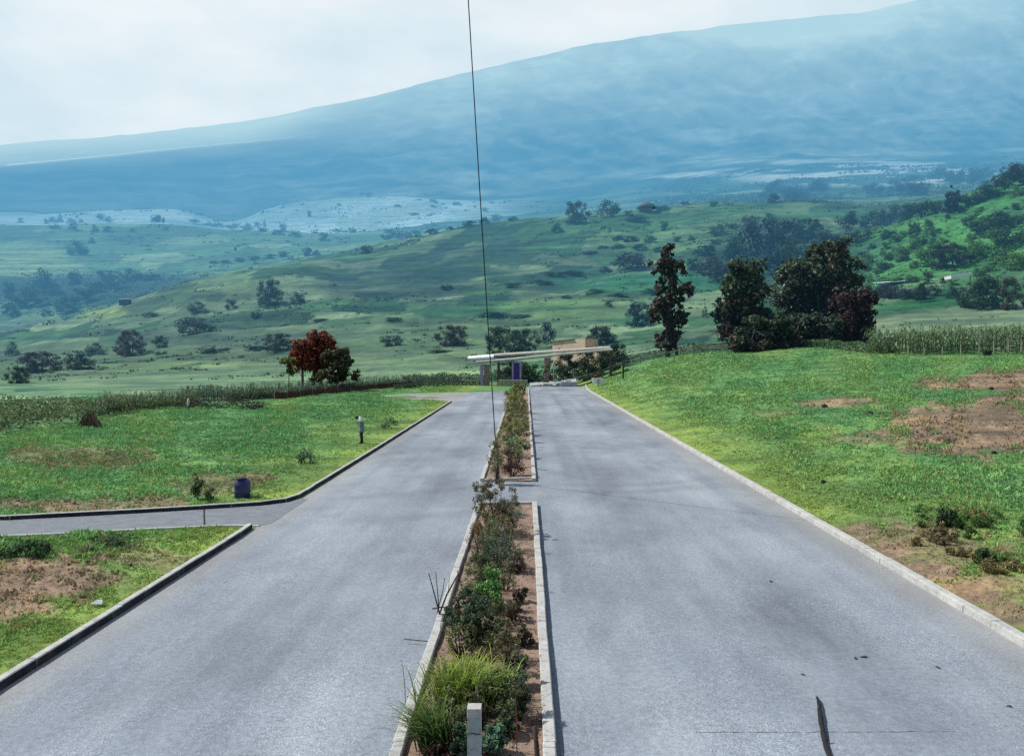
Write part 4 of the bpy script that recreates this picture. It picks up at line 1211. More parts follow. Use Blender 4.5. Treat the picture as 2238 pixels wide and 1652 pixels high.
def make_grass(n, seed):
    rng = np.random.default_rng(seed)
    px = rng.uniform(-260, 2500, n)
    # even cover of the picture, a little denser close by
    Y = np.exp(rng.uniform(math.log(11), math.log(152), n))
    X = (px - CX) * Y / F
    py = CY + (H - gz(X, Y)) * F / Y
    s = soil_at(px, np.clip(py, 700, 1700))
    v = verge_at(X, Y)
    wild = fbm(px / 70, py / 26, 81, 4)
    clump = .45 * fbm(px / 17, py / 7, 83, 3) + .55 * fbm(px / 6, py / 3.2, 84, 2)
    keep = in_estate(X, Y, px) & (rng.random(n) < (1 - .86 * s) * (.5 + .7 * sstep(.36, .6, clump)))
    X, Y, px, py, s, v, wild, clump = (a[keep] for a in (X, Y, px, py, s, v, wild, clump))
    n = len(X)
    h = (.04 + .08 * sstep(.35, .7, wild) + .08 * sstep(.5, .75, clump)) * (1 - .82 * v) * rng.uniform(.6, 1.4, n)
    h = h * (1 + np.clip(Y - 40, 0, 90) / 260)
    k = 3
    V = np.zeros((n, k, 3, 3)); Z = gz(X, Y)
    for j in range(k):
        a = rng.uniform(0, 2 * PI, n); off = h[:, None] * rng.normal(size=(n, 2)) * .55
        bx, by = X + off[:, 0], Y + off[:, 1]
        w = h * rng.uniform(.14, .5, n) + .0012 * Y * .25
        lean = h[:, None] * rng.normal(size=(n, 2)) * .45
        V[:, j, 0] = np.stack([bx - np.cos(a) * w, by - np.sin(a) * w, Z - .01], 1)
        V[:, j, 1] = np.stack([bx + np.cos(a) * w, by + np.sin(a) * w, Z - .01], 1)
        V[:, j, 2] = np.stack([bx + lean[:, 0], by + lean[:, 1], Z + h], 1)
    base = near_colour(X, Y, px, np.clip(py, 700, 1700))
    dry = rng.random(n) < .05 + .18 * s + .06 * v
    base = np.where(dry[:, None], np.array((.28, .25, .12)), base)
    lum = (.68 + .72 * clump) * rng.uniform(.65, 1.5, n)
    hue = 1 + rng.normal(size=(n, 3)) * np.array((.14, .07, .14))
    C = np.clip(base * lum[:, None] * hue, .004, .9)
    C = np.repeat(C, k * 3, 0).reshape(n, k, 3, 3)
    C[:, :, :2] *= .80; C[:, :, 2] *= 1.30
    me = npmesh('grass', V.reshape(-1, 3), np.arange(n * k * 3).reshape(-1, 3), C.reshape(-1, 3))
    o = link('grass', me, M['foliage'], None, (1, 1, 1))
    return tag(o, 'rough green grass and weeds covering the meadows on both sides of the road', 'grass', kind='stuff')


make_grass(560000, 91)


# ------------------------------------------------------------------ median plants
def bed_plant(name, label, px, py, w, h, n, size, colr, seed, shape='dome', clumps=22, asp=.45, hue=.16, stems=5, outward=.5, tint=None, group=None, flat=1.0):
    """leafy plant rooted in the planting bed at px,py"""
    Z = .06; Y = F * (H - Z) / (py - CY); X = (px - CX) * Y / F; k = Y / F
    rng = np.random.default_rng(seed)
    clumps = int(clumps * 1.6); n = int(n * 1.9); size = size * .74; stems = stems * 2; colr = tuple(q * (2.0 if py < 1056 else 1.6) for q in colr); w = w * 1.22; h = h * 1.15
    cs, rr = crown_clumps(rng, clumps, shape)
    W, Hh = w * k, h * k
    cs = [(a * W, b * W * flat, c * Hh) for a, b, c in cs]; rr = [q * (W + Hh) / 2 * .66 for q in rr]
    e = empty(name, (X, Y, Z), label, 'plant', group)
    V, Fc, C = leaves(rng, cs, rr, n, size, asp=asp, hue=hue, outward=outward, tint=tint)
    V[:, 2] = np.maximum(V[:, 2], .01)
    link('leaves', npmesh('leaves', V, Fc, C), M['foliage'], e, colr)
    mb = MB(); r = random.Random(seed)
    for q in range(stems):
        c = cs[r.randrange(len(cs))]
        mb.tube([(c[0] * .15, c[1] * .15, -.03), (c[0] * .5 + r.uniform(-.04, .04), c[1] * .5, c[2] * .55), c], [.012, .009, .004], 5)
    mb.build('stem', M['twig'], e)
    return e


def tuft(name, label, px, py, rad, hgt, n, width, colr, seed, lean=(0, 0), spread=1.0, area=.1, cat='plant'):
    """arching long-leaved tuft"""
    Z = .05; Y = F * (H - Z) / (py - CY); X = (px - CX) * Y / F; k = Y / F
    R, Hh, A = rad * k, hgt * k, area * k
    rng = np.random.default_rng(seed)
    seg = 5
    V, Fc, C = [], [], []; nb = 0
    for q in range(n):
        a = rng.uniform(0, 2 * PI); L = Hh * rng.uniform(.6, 1.15); sp = R * spread * rng.uniform(.15, 1)
        x0, y0 = rng.normal() * A, rng.normal() * A * .8
        dx, dy = math.cos(a) * sp + lean[0] * Hh * rng.uniform(.5, 1.2), math.sin(a) * sp + lean[1] * Hh
        lum = rng.uniform(.55, 1.6); pv = []
        for i in range(seg + 1):
            t = i / seg
            x, y = x0 + dx * t ** 1.4, y0 + dy * t ** 1.4
            z = L * (t * 1.25 - .42 * t ** 3) - .03
            w = width * (1 - t ** 2) * .5 + .0015
            px_, py_ = -math.sin(a), math.cos(a)
            for s in (-1, 1): pv.append((x + px_ * w * s, y + py_ * w * s, z))
            for s in (0, 1): C.append(np.array((1, 1, 1)) * lum * (.45 + .8 * t) * (np.array((1.15, 1.0, .8)) if t > .7 else 1))
        V += pv
        for i in range(seg): Fc.append((nb + 2 * i, nb + 2 * i + 1, nb + 2 * i + 3, nb + 2 * i + 2))
        nb += 2 * (seg + 1)
    me = npmesh(name, V, Fc, np.array(C))
    o = link(name, me, M['foliage'], None, colr); o.location = (X, Y, Z)
    return tag(o, label, cat)


def two(a, b, frac, seed=1):
    def f(p, idx):
        r = np.random.default_rng(seed).random(len(p))
        return np.where((r < frac)[:, None], np.array(a), np.array(b))
    return f


# near bed, far end to near end
bed_plant('shrub', 'tall olive brown tangled shrub at the far end of the near planting bed', 1086, 1165, 92, 112, 3400, .042, (.085, .088, .045), 101, 'mix', 46, tint=two((1.5, .95, .8), (1, 1, 1), .35), stems=9)
bed_plant('shrub', 'brown wilted shrub at the left of the near bed beside its far end', 1062, 1192, 70, 62, 1300, .04, (.105, .075, .048), 102, tint=two((1.5, 1, .9), (.8, .95, .7), .5), stems=9)
bed_plant('shrub', 'wiry silver-grey shrub at the far right corner of the near bed', 1118, 1128, 62, 44, 900, .05, (.14, .17, .15), 103, asp=.18, tint=two((1.9, 1.8, 1.9), (.7, .8, .7), .3), stems=10)
bed_plant('shrub', 'grey-green feathery shrub in the middle of the near bed', 1086, 1242, 96, 92, 2200, .042, (.062, .098, .060), 104, 'dome', 30, asp=.3, tint=two((1.5, 1.5, 1.7), (1, 1, 1), .2), stems=8)
bed_plant('shrub', 'dark olive bush on the left side of the near bed beside the feathery shrub', 1050, 1268, 74, 62, 1500, .04, (.050, .060, .032), 105, stems=6)
bed_plant('shrub', 'dry reddish twiggy plant at the right of the feathery grey-green shrub', 1134, 1252, 44, 34, 460, .045, (.085, .055, .045), 106, asp=.25, stems=12)
bed_plant('shrub', 'fresh bright green leafy plant in the middle of the near bed', 1072, 1336, 66, 88, 1700, .045, (.085, .20, .055), 107, 'dome', 26, tint=two((1.5, 1.35, 1.2), (1, 1, 1), .25), stems=7)
bed_plant('shrub', 'sprawling dark grey-green shrub with lilac blooms in the near bed', 1028, 1398, 128, 112, 2600, .045, (.048, .075, .042), 108, 'dome', 40, tint=two((1.8, 1.7, 2.0), (1, 1, 1), .14), stems=12)
bed_plant('shrub', 'dark leafy shrub right behind the yellow-green grass clump', 1082, 1412, 66, 60, 1200, .042, (.046, .062, .044), 109, stems=8)
for i, (px, py, w, h, lab) in enumerate([(1140, 1316, 36, 34, 'small round brown succulent on bare soil, farthest along the right kerb of the near bed'),
                                         (1124, 1356, 52, 48, 'brown twiggy succulent in the near bed below the farthest small brown one'),
                                         (1146, 1410, 42, 46, 'round dark brown succulent casting a shadow beside the right median kerb')]):
    bed_plant('succulent', lab, px, py, w, h, 620, .035, (.062, .045, .034), 120 + i, 'dome', 14, asp=.8, stems=8)
tuft('dry_tuft', 'withered purple-brown grass tuft behind the yellow-green grass clump', 1068, 1440, 46, 30, 130, .016, (.13, .095, .085), 130, spread=1.2, area=10)
tuft('grass_clump', 'large bushy yellow-green grass clump in the near planting bed', 1014, 1540, 84, 104, 900, .019, (.20, .30, .062), 131, spread=.95, area=34)
tuft('grass_clump', 'lush green grass clump right of the large yellow-green one, behind the post', 1076, 1532, 48, 76, 420, .020, (.15, .28, .065), 132, spread=.95, area=24)
tuft('spiky_tuft', 'dark green spiky tuft arching out over the left median kerb', 958, 1640, 96, 118, 380, .018, (.095, .165, .05), 133, lean=(-.36, -.05), spread=.85, area=16)
bed_plant('shrub', 'dark ragged weed at the right of the grass clumps', 1132, 1500, 44, 68, 700, .04, (.045, .055, .034), 134, 'tall', 18, stems=9)
bed_plant('shrub', 'dark drooping shrub at the right of the lush grass clump, above the wooden stake', 1136, 1570, 50, 84, 900, .045, (.040, .058, .036), 135, 'tall', 20, asp=.25, stems=9)
bed_plant('shrub', 'blue-green low plant at the left foot of the concrete post', 1008, 1650, 52, 64, 700, .045, (.065, .12, .065), 136, stems=6)
bed_plant('shrub', 'pale blue-green low plant at the right foot of the concrete post', 1078, 1646, 58, 60, 800, .05, (.075, .135, .085), 137, stems=6, tint=two((1.8, 1.8, 1.8), (1, 1, 1), .12))
bed_plant('shrub', 'small olive plant between the concrete post and the thin rusty rod', 1108, 1610, 46, 56, 600, .045, (.07, .09, .045), 138, stems=8)
bed_plant('shrub', 'dark red-brown withered plant below the spiky tuft', 962, 1655, 80, 34, 520, .04, (.075, .030, .026), 139, stems=8, asp=.3)
# far bed
bed_plant('shrub', 'dark maroon shrub at the near end of the far planting bed', 1118, 1040, 52, 62, 1200, .05, (.050, .026, .026), 150, stems=8)
bed_plant('shrub', 'tall olive climber tied to the pole at the near end of the far bed', 1085, 1056, 38, 86, 1100, .045, (.10, .115, .055), 151, 'tall', 26, tint=two((1.5, 1.1, .8), (1, 1, 1), .3), stems=8)
bed_plant('shrub', 'broad-leaved pale green plant arching over the far bed', 1126, 1000, 58, 46, 520, .10, (.12, .155, .085), 152, asp=.55, stems=7)
for i, (py, w, h, c, lab) in enumerate([(978, 52, 44, (.085, .085, .04), 'olive straggly plant behind the broad-leaved pale green one in the far bed'),
                                        (950, 46, 44, (.105, .10, .055), 'straw-coloured straggly plant in the middle of the far bed'),
                                        (924, 44, 44, (.115, .11, .06), 'yellowish thin-stemmed plant in the far bed, third before the palm-like tuft'),
                                        (902, 40, 40, (.10, .105, .05), 'olive thin-stemmed plant in the far bed, second before the palm-like tuft'),
                                        (884, 32, 34, (.085, .10, .045), 'olive green plant in the far bed just before the palm-like tuft')]):
    bed_plant('shrub', lab, 1124 + (i % 2) * 4, py, w * 1.15, h * 1.1, 1300, .085 + .012 * i, c, 160 + i, 'mix', 24, asp=.22, tint=two((1.9, 1.6, 1.2), (.6, .75, .6), .35, i), stems=14)
tuft('palm_tuft', 'dark green palm-like tuft with red tips at the far end of the far bed', 1133, 862, 22, 30, 150, .14, (.06, .09, .035), 170, spread=.9, area=5)

rf = random.Random(77)
for i, (px, py) in enumerate([(1096, 1150), (1070, 1222), (1110, 1205), (1052, 1240), (1104, 1290), (1046, 1312), (1040, 1340), (1096, 1372), (1060, 1420), (1005, 1432), (1104, 1445), (1120, 1470), (1098, 1555), (1112, 1590), (990, 1600), (1050, 1585)]):
    bed_plant('shrub', 'leggy wiry green shrub growing in the tangled row of the near bed', px, py, rf.uniform(46, 66), rf.uniform(62, 92), 620, .036, rf.choice([(.075, .095, .045), (.062, .105, .048), (.09, .085, .05)]), 500 + i, 'mix', 16,
              asp=.3, tint=two((1.6, 1.4, 1.2), (.8, .9, .8), .35, i), stems=7, group='leggy shrubs of the near bed')
for i, (px, py) in enumerate([(1118, 1022), (1108, 992), (1136, 965), (1116, 940), (1136, 915), (1122, 893), (1130, 874)]):
    bed_plant('shrub', 'leggy straw and green shrub growing in the tangled row of the far bed', px, py, 44 - i * 3, 56 - i * 4, 700, .07 + i * .012, rf.choice([(.095, .105, .05), (.085, .10, .05)]), 530 + i, 'mix', 18, asp=.25,
              tint=two((1.8, 1.6, 1.3), (.7, .85, .7), .4, i), stems=9, group='leggy shrubs of the far bed')
# dead leaves and seedlings over the soil
rng = np.random.default_rng(301)
n = 5200
Yl = np.exp(rng.uniform(math.log(9.5), math.log(29), n)); Xl = np.where(rng.random(n) < .72, rng.normal(-.95, .42, n), rng.uniform(-1.5, .2, n)); Xl = np.clip(Xl, -1.58, .2)
tn = fbm(Xl * 1.8, Yl * 1.2, 90, 3); kp = tn > .44; Xl, Yl = Xl[kp], Yl[kp]; n = len(Xl)
pz_ = np.stack([Xl, Yl, .075 + .05 * rng.random(n)], 1)
d = rng.normal(size=(n, 3)) * .5 + np.array((0, 0, 1)); d /= np.linalg.norm(d, axis=1)[:, None]
tt = np.cross(d, rng.normal(size=(n, 3))); tt /= np.linalg.norm(tt, axis=1)[:, None]; bb = np.cross(d, tt); ss = rng.uniform(.015, .05, n)[:, None]
V = np.stack([pz_ - tt * ss, pz_ - bb * ss * .4, pz_ + tt * ss, pz_ + bb * ss * .4], 1).reshape(-1, 3)
pal = np.array([(.05, .035, .025), (.10, .075, .04), (.05, .075, .03), (.16, .13, .09), (.03, .022, .02)])
tag(link('leaf_litter', npmesh('leaf_litter', V, np.arange(4 * n).reshape(n, 4), np.repeat(pal[rng.integers(0, 5, n)], 4, 0)), M['foliage'], None, (1, 1, 1)), 'dead leaves and seedlings strewn over the soil of the planting bed', 'leaf litter', kind='stuff')

# sticks, posts, wires in the median
def sticks(name, label, cat, lines, mat, n=6):
    """lines: list of ([(px,py,Y)...], r0, r1)"""
    mb = MB(); q0 = Vector(P(*lines[0][0][0])); 
    for pts, r0, r1 in lines:
        q = [Vector(P(*p)) - q0 for p in pts]
        mb.tube(q, [r0 + (r1 - r0) * i / (len(q) - 1) for i in range(len(q))], n)
    o = mb.build(name, mat, None, True); o.location = q0
    return tag(o, label, cat)


Yb = 16.35
X0 = (958 - CX)
sticks('stake_bundle', 'bundle of dark crossed garden stakes and twigs leaning at the left median kerb', 'stakes',
       [([(957, 1350, 16.45), (976, 1300, 16.3), (1000, 1256, 16.1)], .022, .014), ([(962, 1346, 16.4), (950, 1300, 16.3), (937, 1252, 16.2)], .016, .010),
        ([(960, 1346, 16.4), (957, 1300, 16.2), (952, 1248, 16.2)], .012, .007), ([(1016, 1300, 17.2), (1006, 1272, 17.1), (999, 1246, 17.0)], .011, .008),
        ([(945, 1330, 16.3), (965, 1326, 16.3), (990, 1330, 16.4)], .016, .008), ([(955, 1340, 16.3), (968, 1290, 16.2), (972, 1262, 16.2)], .010, .006),
        ([(962, 1335, 16.2), (980, 1290, 16.2), (982, 1264, 16.2)], .009, .005), ([(958, 1400, 15.3), (962, 1370, 15.6), (968, 1340, 16.0)], .008, .006)], M['twig'])
sticks('thin_stick', 'thin brown stick lying across the left median kerb beside the grass clump', 'stick', [([(883, 1396, 15.15), (925, 1400, 15.1), (962, 1404, 15.05)], .010, .007)], M['twig'])
sticks('thin_stick', 'short dark twig sticking out over the left median kerb by the spiky tuft', 'stick', [([(890, 1521, 12.6), (905, 1530, 12.6), (925, 1545, 12.55)], .009, .006)], M['twig'])
# wooden stake
q = P(1174, 1700, 10.35)
mb = MB(); mb.tube([(0, 0, -.45), (.005, 0, .2), (-.03, 0, .62)], [.034, .036, .030], 7)
o = mb.build('wooden_stake', M['twig'], None, True); o.location = (q[0], q[1], .05); tag(o, 'short rough brown wooden stake by the right median kerb at the bottom', 'stake')
mb = MB(); q = P(1130, 1662, 10.9); mb.tube([(0, 0, -.1), (-.005, 0, .4), (-.03, .03, .95)], [.008, .008, .007], 6)
o = mb.build('rusty_rod', M['rust']); o.location = (q[0], q[1], .05); tag(o, 'thin upright rusty rod right of the concrete post', 'rod')

# concrete post in front
Yp = 8.9
pz = P(1037, 1543, Yp)
e = empty('concrete_post', (pz[0], Yp, 0), 'square grey concrete post with white painted top in the median foreground', 'post')
mb = MB(); mb.box((0, 0, (pz[2] - .085) / 2 - .05), (.152, .15, pz[2] - .085 + .1)); mb.build('shaft', M['post'], e)
mb = MB(); mb.box((0, 0, pz[2] - .04), (.156, .154, .09), bev=.004); mb.build('cap', M['kerb'], e)
mb = MB()
for zz in (pz[2] - .27, pz[2] - .60):
    mb.tube([(-.082, -.079, zz), (-.02, -.081, zz + .01), (.03, -.082, zz - .008), (.082, -.079, zz)], .004, 5)
mb.build('wire_tie', M['cable'], e)

# pole with cable
a = P(1092, 1062, 33.5)
e = empty('median_pole', (a[0], a[1], .05), 'thin dark pole with black knotted clamp at the near end of the far bed', 'pole')
mb = MB(); top = Vector(P(1085, 958, 33.9)) - Vector(e.location)
mb.tube([(0, 0, -.1), (top.x * .5, .05, top.z * .5), top], [.03, .028, .024], 8); mb.build('shaft', M['dwood'], e, True)
kn = Vector(P(1083, 970, 33.8)) - Vector(e.location)
mb = MB(); r = random.Random(2)
for k in range(6):
    c = kn + Vector((r.uniform(-.09, .07), r.uniform(-.06, .06), r.uniform(-.12, .12)))
    mb.lathe([(.03, -.07), (.07, -.03), (.075, .02), (.03, .07)], 8, c)
mb.build('clamp', M['cable'], e, True)
mb = MB(); w = [Vector(P(1090 + t, 965 + 22 * t, 33.8)) for t in (0, 1, 2, 3, 4, 5)]
a0 = P(1083, 968, 33.8); top = P(1008, -260, 25)
pts = []
for i in range(25):
    t = i / 24; pts.append(Vector(a0) * (1 - t) + Vector(top) * t - Vector((0, 0, .35)) * 4 * t * (1 - t) * .6)
mb = MB(); mb.tube(pts, [.022 - .004 * (i / 24) for i in range(25)], 7)
o = mb.build('overhead_cable', M['cable'], None, True); tag(o, 'long thin dark cable slanting from the sky down to the median pole clamp', 'cable')
mb = MB(); mb.tube([pts[0] * .93 + pts[1] * .07 + Vector((0, 0, .0)), pts[1] * .9 + pts[0] * .1], .020, 7)
mb.v = [tuple(q) for q in mb.v]
o2 = mb.build('cable_sleeve', M['rust'], o, True)
# right-hand post and string at far bed
sticks('garden_wire', 'thin dark wire strung along the right kerb of the far bed', 'wire', [([(1169, 1045, 35.4), (1166, 985, 44), (1160, 920, 64)], .012, .012)], M['cable'])
sticks('bed_stake', 'short dark stake standing at the right kerb of the far bed', 'stake', [([(1161, 912, 69.5), (1160, 895, 69.5), (1158, 876, 69.5)], .05, .04)], M['char'])

# ------------------------------------------------------------------ things on the road and meadow
pts = [(1786, 1530), (1790, 1550), (1793, 1576), (1797, 1600), (1803, 1628), (1813, 1655), (1822, 1690)]
mb = MB(); q = [Vector((*pxy(*p), .05 + .02 * math.sin(i))) for i, p in enumerate(pts)]
o0 = q[0].copy()
fine = []
for i in range(len(q) - 1):
    for t in (0, .33, .66): fine.append(q[i] * (1 - t) + q[i + 1] * t - o0 + Vector((random.uniform(-.006, .006), 0, random.uniform(-.006, .006))))
mb.tube(fine, [.019 + .017 * min(1, i / 6) * random.uniform(.85, 1.15) for i in range(len(fine))], 9)
mb.tube([fine[12], fine[12] + Vector((.05, .05, .03)), fine[12] + Vector((.075, .07, .07))], [.018, .014, .008], 6)
o = mb.build('charred_branch', M['char'], None, True); o.location = o0; tag(o, 'black charred branch lying on the right lane at the bottom', 'branch')
for i, (px, py, s) in enumerate([(1888, 1437, .085), (1870, 1440, .07), (2050, 1460, .06), (1755, 1475, .05), (1684, 1271, .10), (2205, 1545, .05), (1620, 1665, .06)]):
    x, y = pxy(px, py); mb = MB()
    mb.v = [(-s, 0, 0), (-s * .3, -s * .35, .012), (s * .5, -s * .3, .02), (s, 0, .006), (s * .5, s * .3, .022), (-s * .3, s * .35, .014), (0, 0, .002)]
    mb.f = [(0, 1, 6), (1, 2, 6), (2, 3, 6), (3, 4, 6), (4, 5, 6), (5, 0, 6)]
    o = mb.build('fallen_leaf', M['litter']); o.location = (x, y, .012); o.rotation_euler.z = i * 1.1
    tag(o, 'small dark dead leaf lying on the right lane', 'leaf', 'dead leaves on the right lane')


def rock(name, label, px, py, size, mat, group=None, sq=.7):
    X, Y, Z = at(px, py); s = size * Y / F / 2
    mb = MB(); r = random.Random(int(px))
    prof = []
    n = 9
    for i in range(6):
        t = i / 5
        prof.append((math.sin(PI * (t * .85 + .12)), -math.cos(PI * (t * .85 + .12))))
    b = len(mb.v)
    for rr_, z in prof:
        for k in range(n):
            j = r.uniform(.75, 1.2); aa = 2 * PI * k / n
            mb.v.append((rr_ * math.cos(aa) * s * j, rr_ * math.sin(aa) * s * j, (z + .7) * s * sq * r.uniform(.85, 1.15)))
    for i in range(5):
        for k in range(n):
            k2 = (k + 1) % n; mb.f.append((b + i * n + k, b + i * n + k2, b + (i + 1) * n + k2, b + (i + 1) * n + k))
    mb.f.append(tuple(b + k for k in range(n - 1, -1, -1))); mb.f.append(tuple(b + 5 * n + k for k in range(n)))
    o = mb.build(name, mat, None, False); o.location = (X, Y, Z)
    return tag(o, label, 'stone', group)


rock('stone', 'black stone lying alone in the grass right of the right lane', 1799, 1056, 12, M['stone'])
rock('stone', 'black clod on the brown soil patch at the right edge', 2172, 992, 12, M['stone'])
rock('stone', 'black clod at the edge of the upper brown soil patch at right', 2166, 852, 11, M['stone'])
rock('stone', 'dark clod in the grass at the left tip of the big brown patch', 1902, 906, 12, M['stone'])
rock('stone', 'dark clod on the small reddish patch in the right meadow', 1802, 890, 12, M['stone'])
for (px, py, s) in [(246, 1252, 7), (285, 1237, 9), (212, 1268, 6), (228, 1264, 6), (192, 1231, 10), (240, 1275, 5), (258, 1250, 5), (90, 1262, 7), (60, 1260, 5), (150, 1235, 6)]:
    rock('clod', 'small dark clod on the brown soil patch at the lower left', px, py, s, M['stone'], 'clods on the lower left soil patch')
mb = MB(); X, Y = pxy(211, 1326)
mb.v = [(-.12, -.05, .06), (.13, -.03, .05), (.1, .07, .12), (-.08, .09, .09), (0, .01, .14)]; mb.f = [(0, 1, 4), (1, 2, 4), (2, 3, 4), (3, 0, 4)]
o = mb.build('litter_scrap', M['white']); o.location = (X, Y, .02); tag(o, 'crumpled white scrap lying on the lower left lawn', 'litter')


def weed(label, px, py, w, h, n, size, colr, seed, shape='tall'):
    X, Y, Z = at(px, py); k = Y / F; rng = np.random.default_rng(seed)
    cs, rr = crown_clumps(rng, 14, shape)
    cs = [(a * w * k, b * w * k, c * h * k) for a, b, c in cs]; rr = [q * (w + h) / 2 * k for q in rr]
    V, Fc, C = leaves(rng, cs, rr, n, size, asp=.35)
    e = empty('weed', (X, Y, Z), label, 'plant')
    link('leaves', npmesh('leaves', V, Fc, C), M['foliage'], e, colr)
    mb = MB(); r = random.Random(seed)
    for q in range(4):
        c = cs[r.randrange(len(cs))]; mb.tube([(c[0] * .2, c[1] * .2, -.05), c], [.012, .004], 5)
    mb.build('stem', M['twig'], e)


weed('tall dark sapling-like weed in the left meadow left of the blue drum', 436, 1092, 34, 74, 420, .06, (.05, .08, .035), 201)
weed('small dark weed between the dark sapling and the blue drum', 458, 1098, 22, 32, 200, .06, (.05, .09, .03), 202)
weed('grey-green spiky weed in the left meadow between the drum and the person', 668, 1012, 50, 40, 420, .07, (.10, .14, .10), 203, 'dome')
weed('pale upright weed just right of the bent person', 850, 936, 40, 30, 420, .08, (.14, .2, .11), 204, 'dome')
weed('dark weedy clump beside the bare strip at the right kerb', 2075, 1150, 70, 46, 900, .07, (.055, .10, .045), 205, 'dome')
weed('dry brown twiggy weed clump on the right meadow near the photo edge', 2060, 1185, 90, 34, 700, .06, (.17, .14, .085), 206, 'dome')
weed('dark low weed clump at the right edge of the photo above the kerb', 2150, 1230, 60, 36, 700, .06, (.06, .11, .04), 207, 'dome')
weed('dark leafy weeds in the corner at far left below the path', 50, 1215, 130, 34, 1600, .05, (.05, .11, .045), 208, 'dome')
weed('dark grey weeds on the lower left lawn near the path', 230, 1195, 150, 22, 900, .045, (.06, .10, .055), 209, 'dome')

rw = random.Random(19)
for i in range(26):
    px = rw.uniform(1985, 2250); py = rw.uniform(1120, 1250) + (px - 2100) * .12
    kind_ = rw.random()
    X, Y, Z = at(px, py); k = Y / F; rng = np.random.default_rng(700 + i); w_ = rw.uniform(30, 70); h_ = rw.uniform(18, 44)
    cs, rr = crown_clumps(rng, 12, 'dome'); cs = [(a * w_ * k, b * w_ * k, c * h_ * k) for a, b, c in cs]; rr = [q * (w_ + h_) / 2 * k for q in rr]
    V, Fc, C = leaves(rng, cs, rr, 420, .055, asp=.22, outward=.3, tint=two((1.9, 1.5, 1.2), (.8, 1, .8), .3 if kind_ < .6 else .75, i))
    V[:, 2] = np.maximum(V[:, 2], -.02)
    o = link('weed', npmesh('weed', V, Fc, C), M['foliage'], None, (.085, .15, .055) if kind_ < .6 else (.17, .16, .09)); o.location = (X, Y, Z); tag(o, 'ragged green and straw weed clump in the rough patch at the right edge', 'plant', 'weeds of the rough patch at the right edge')

# blue drum
X, Y = pxy(530, 1087)
e = empty('plastic_drum', (X, Y, 0), 'dark blue plastic drum standing in the left meadow by the path', 'drum', None, .5)
mb = MB(); R_ = .285
prof = [(R_ * .93, 0), (R_, .03), (R_ * 1.0, .2), (R_ * 1.04, .23), (R_ * 1.0, .26), (R_ * 1.0, .46), (R_ * 1.04, .49), (R_ * 1.0, .52), (R_ * .93, .62), (R_ * .72, .70), (R_ * .62, .72)]
mb.lathe(prof, 26); 
for i, v in enumerate(mb.v): mb.v[i] = (v[0] * 1.05, v[1] * .95, v[2] * 1.0 + .02 * v[0])
mb.build('body', M['drum'], e, True)
mb = MB(); mb.lathe([(R_ * .70, 0), (R_ * .72, .02), (R_ * .72, .055), (R_ * .66, .065)], 22, (-.05, 0, .70)); mb.build('lid', M['black'], e, True)
mb = MB(); mb.tube([(-.16, -.12, .62), (-.2, -.17, .66), (-.15, -.14, .72)], .016, 6); mb.build('handle', M['black'], e, True)
sticks('thin_stick', 'short dark stick lying in the grass left of the blue drum', 'stick', [([(496, 1081, 29.6), (506, 1079, 29.6), (516, 1077, 29.7)], .014, .012)], M['char'])

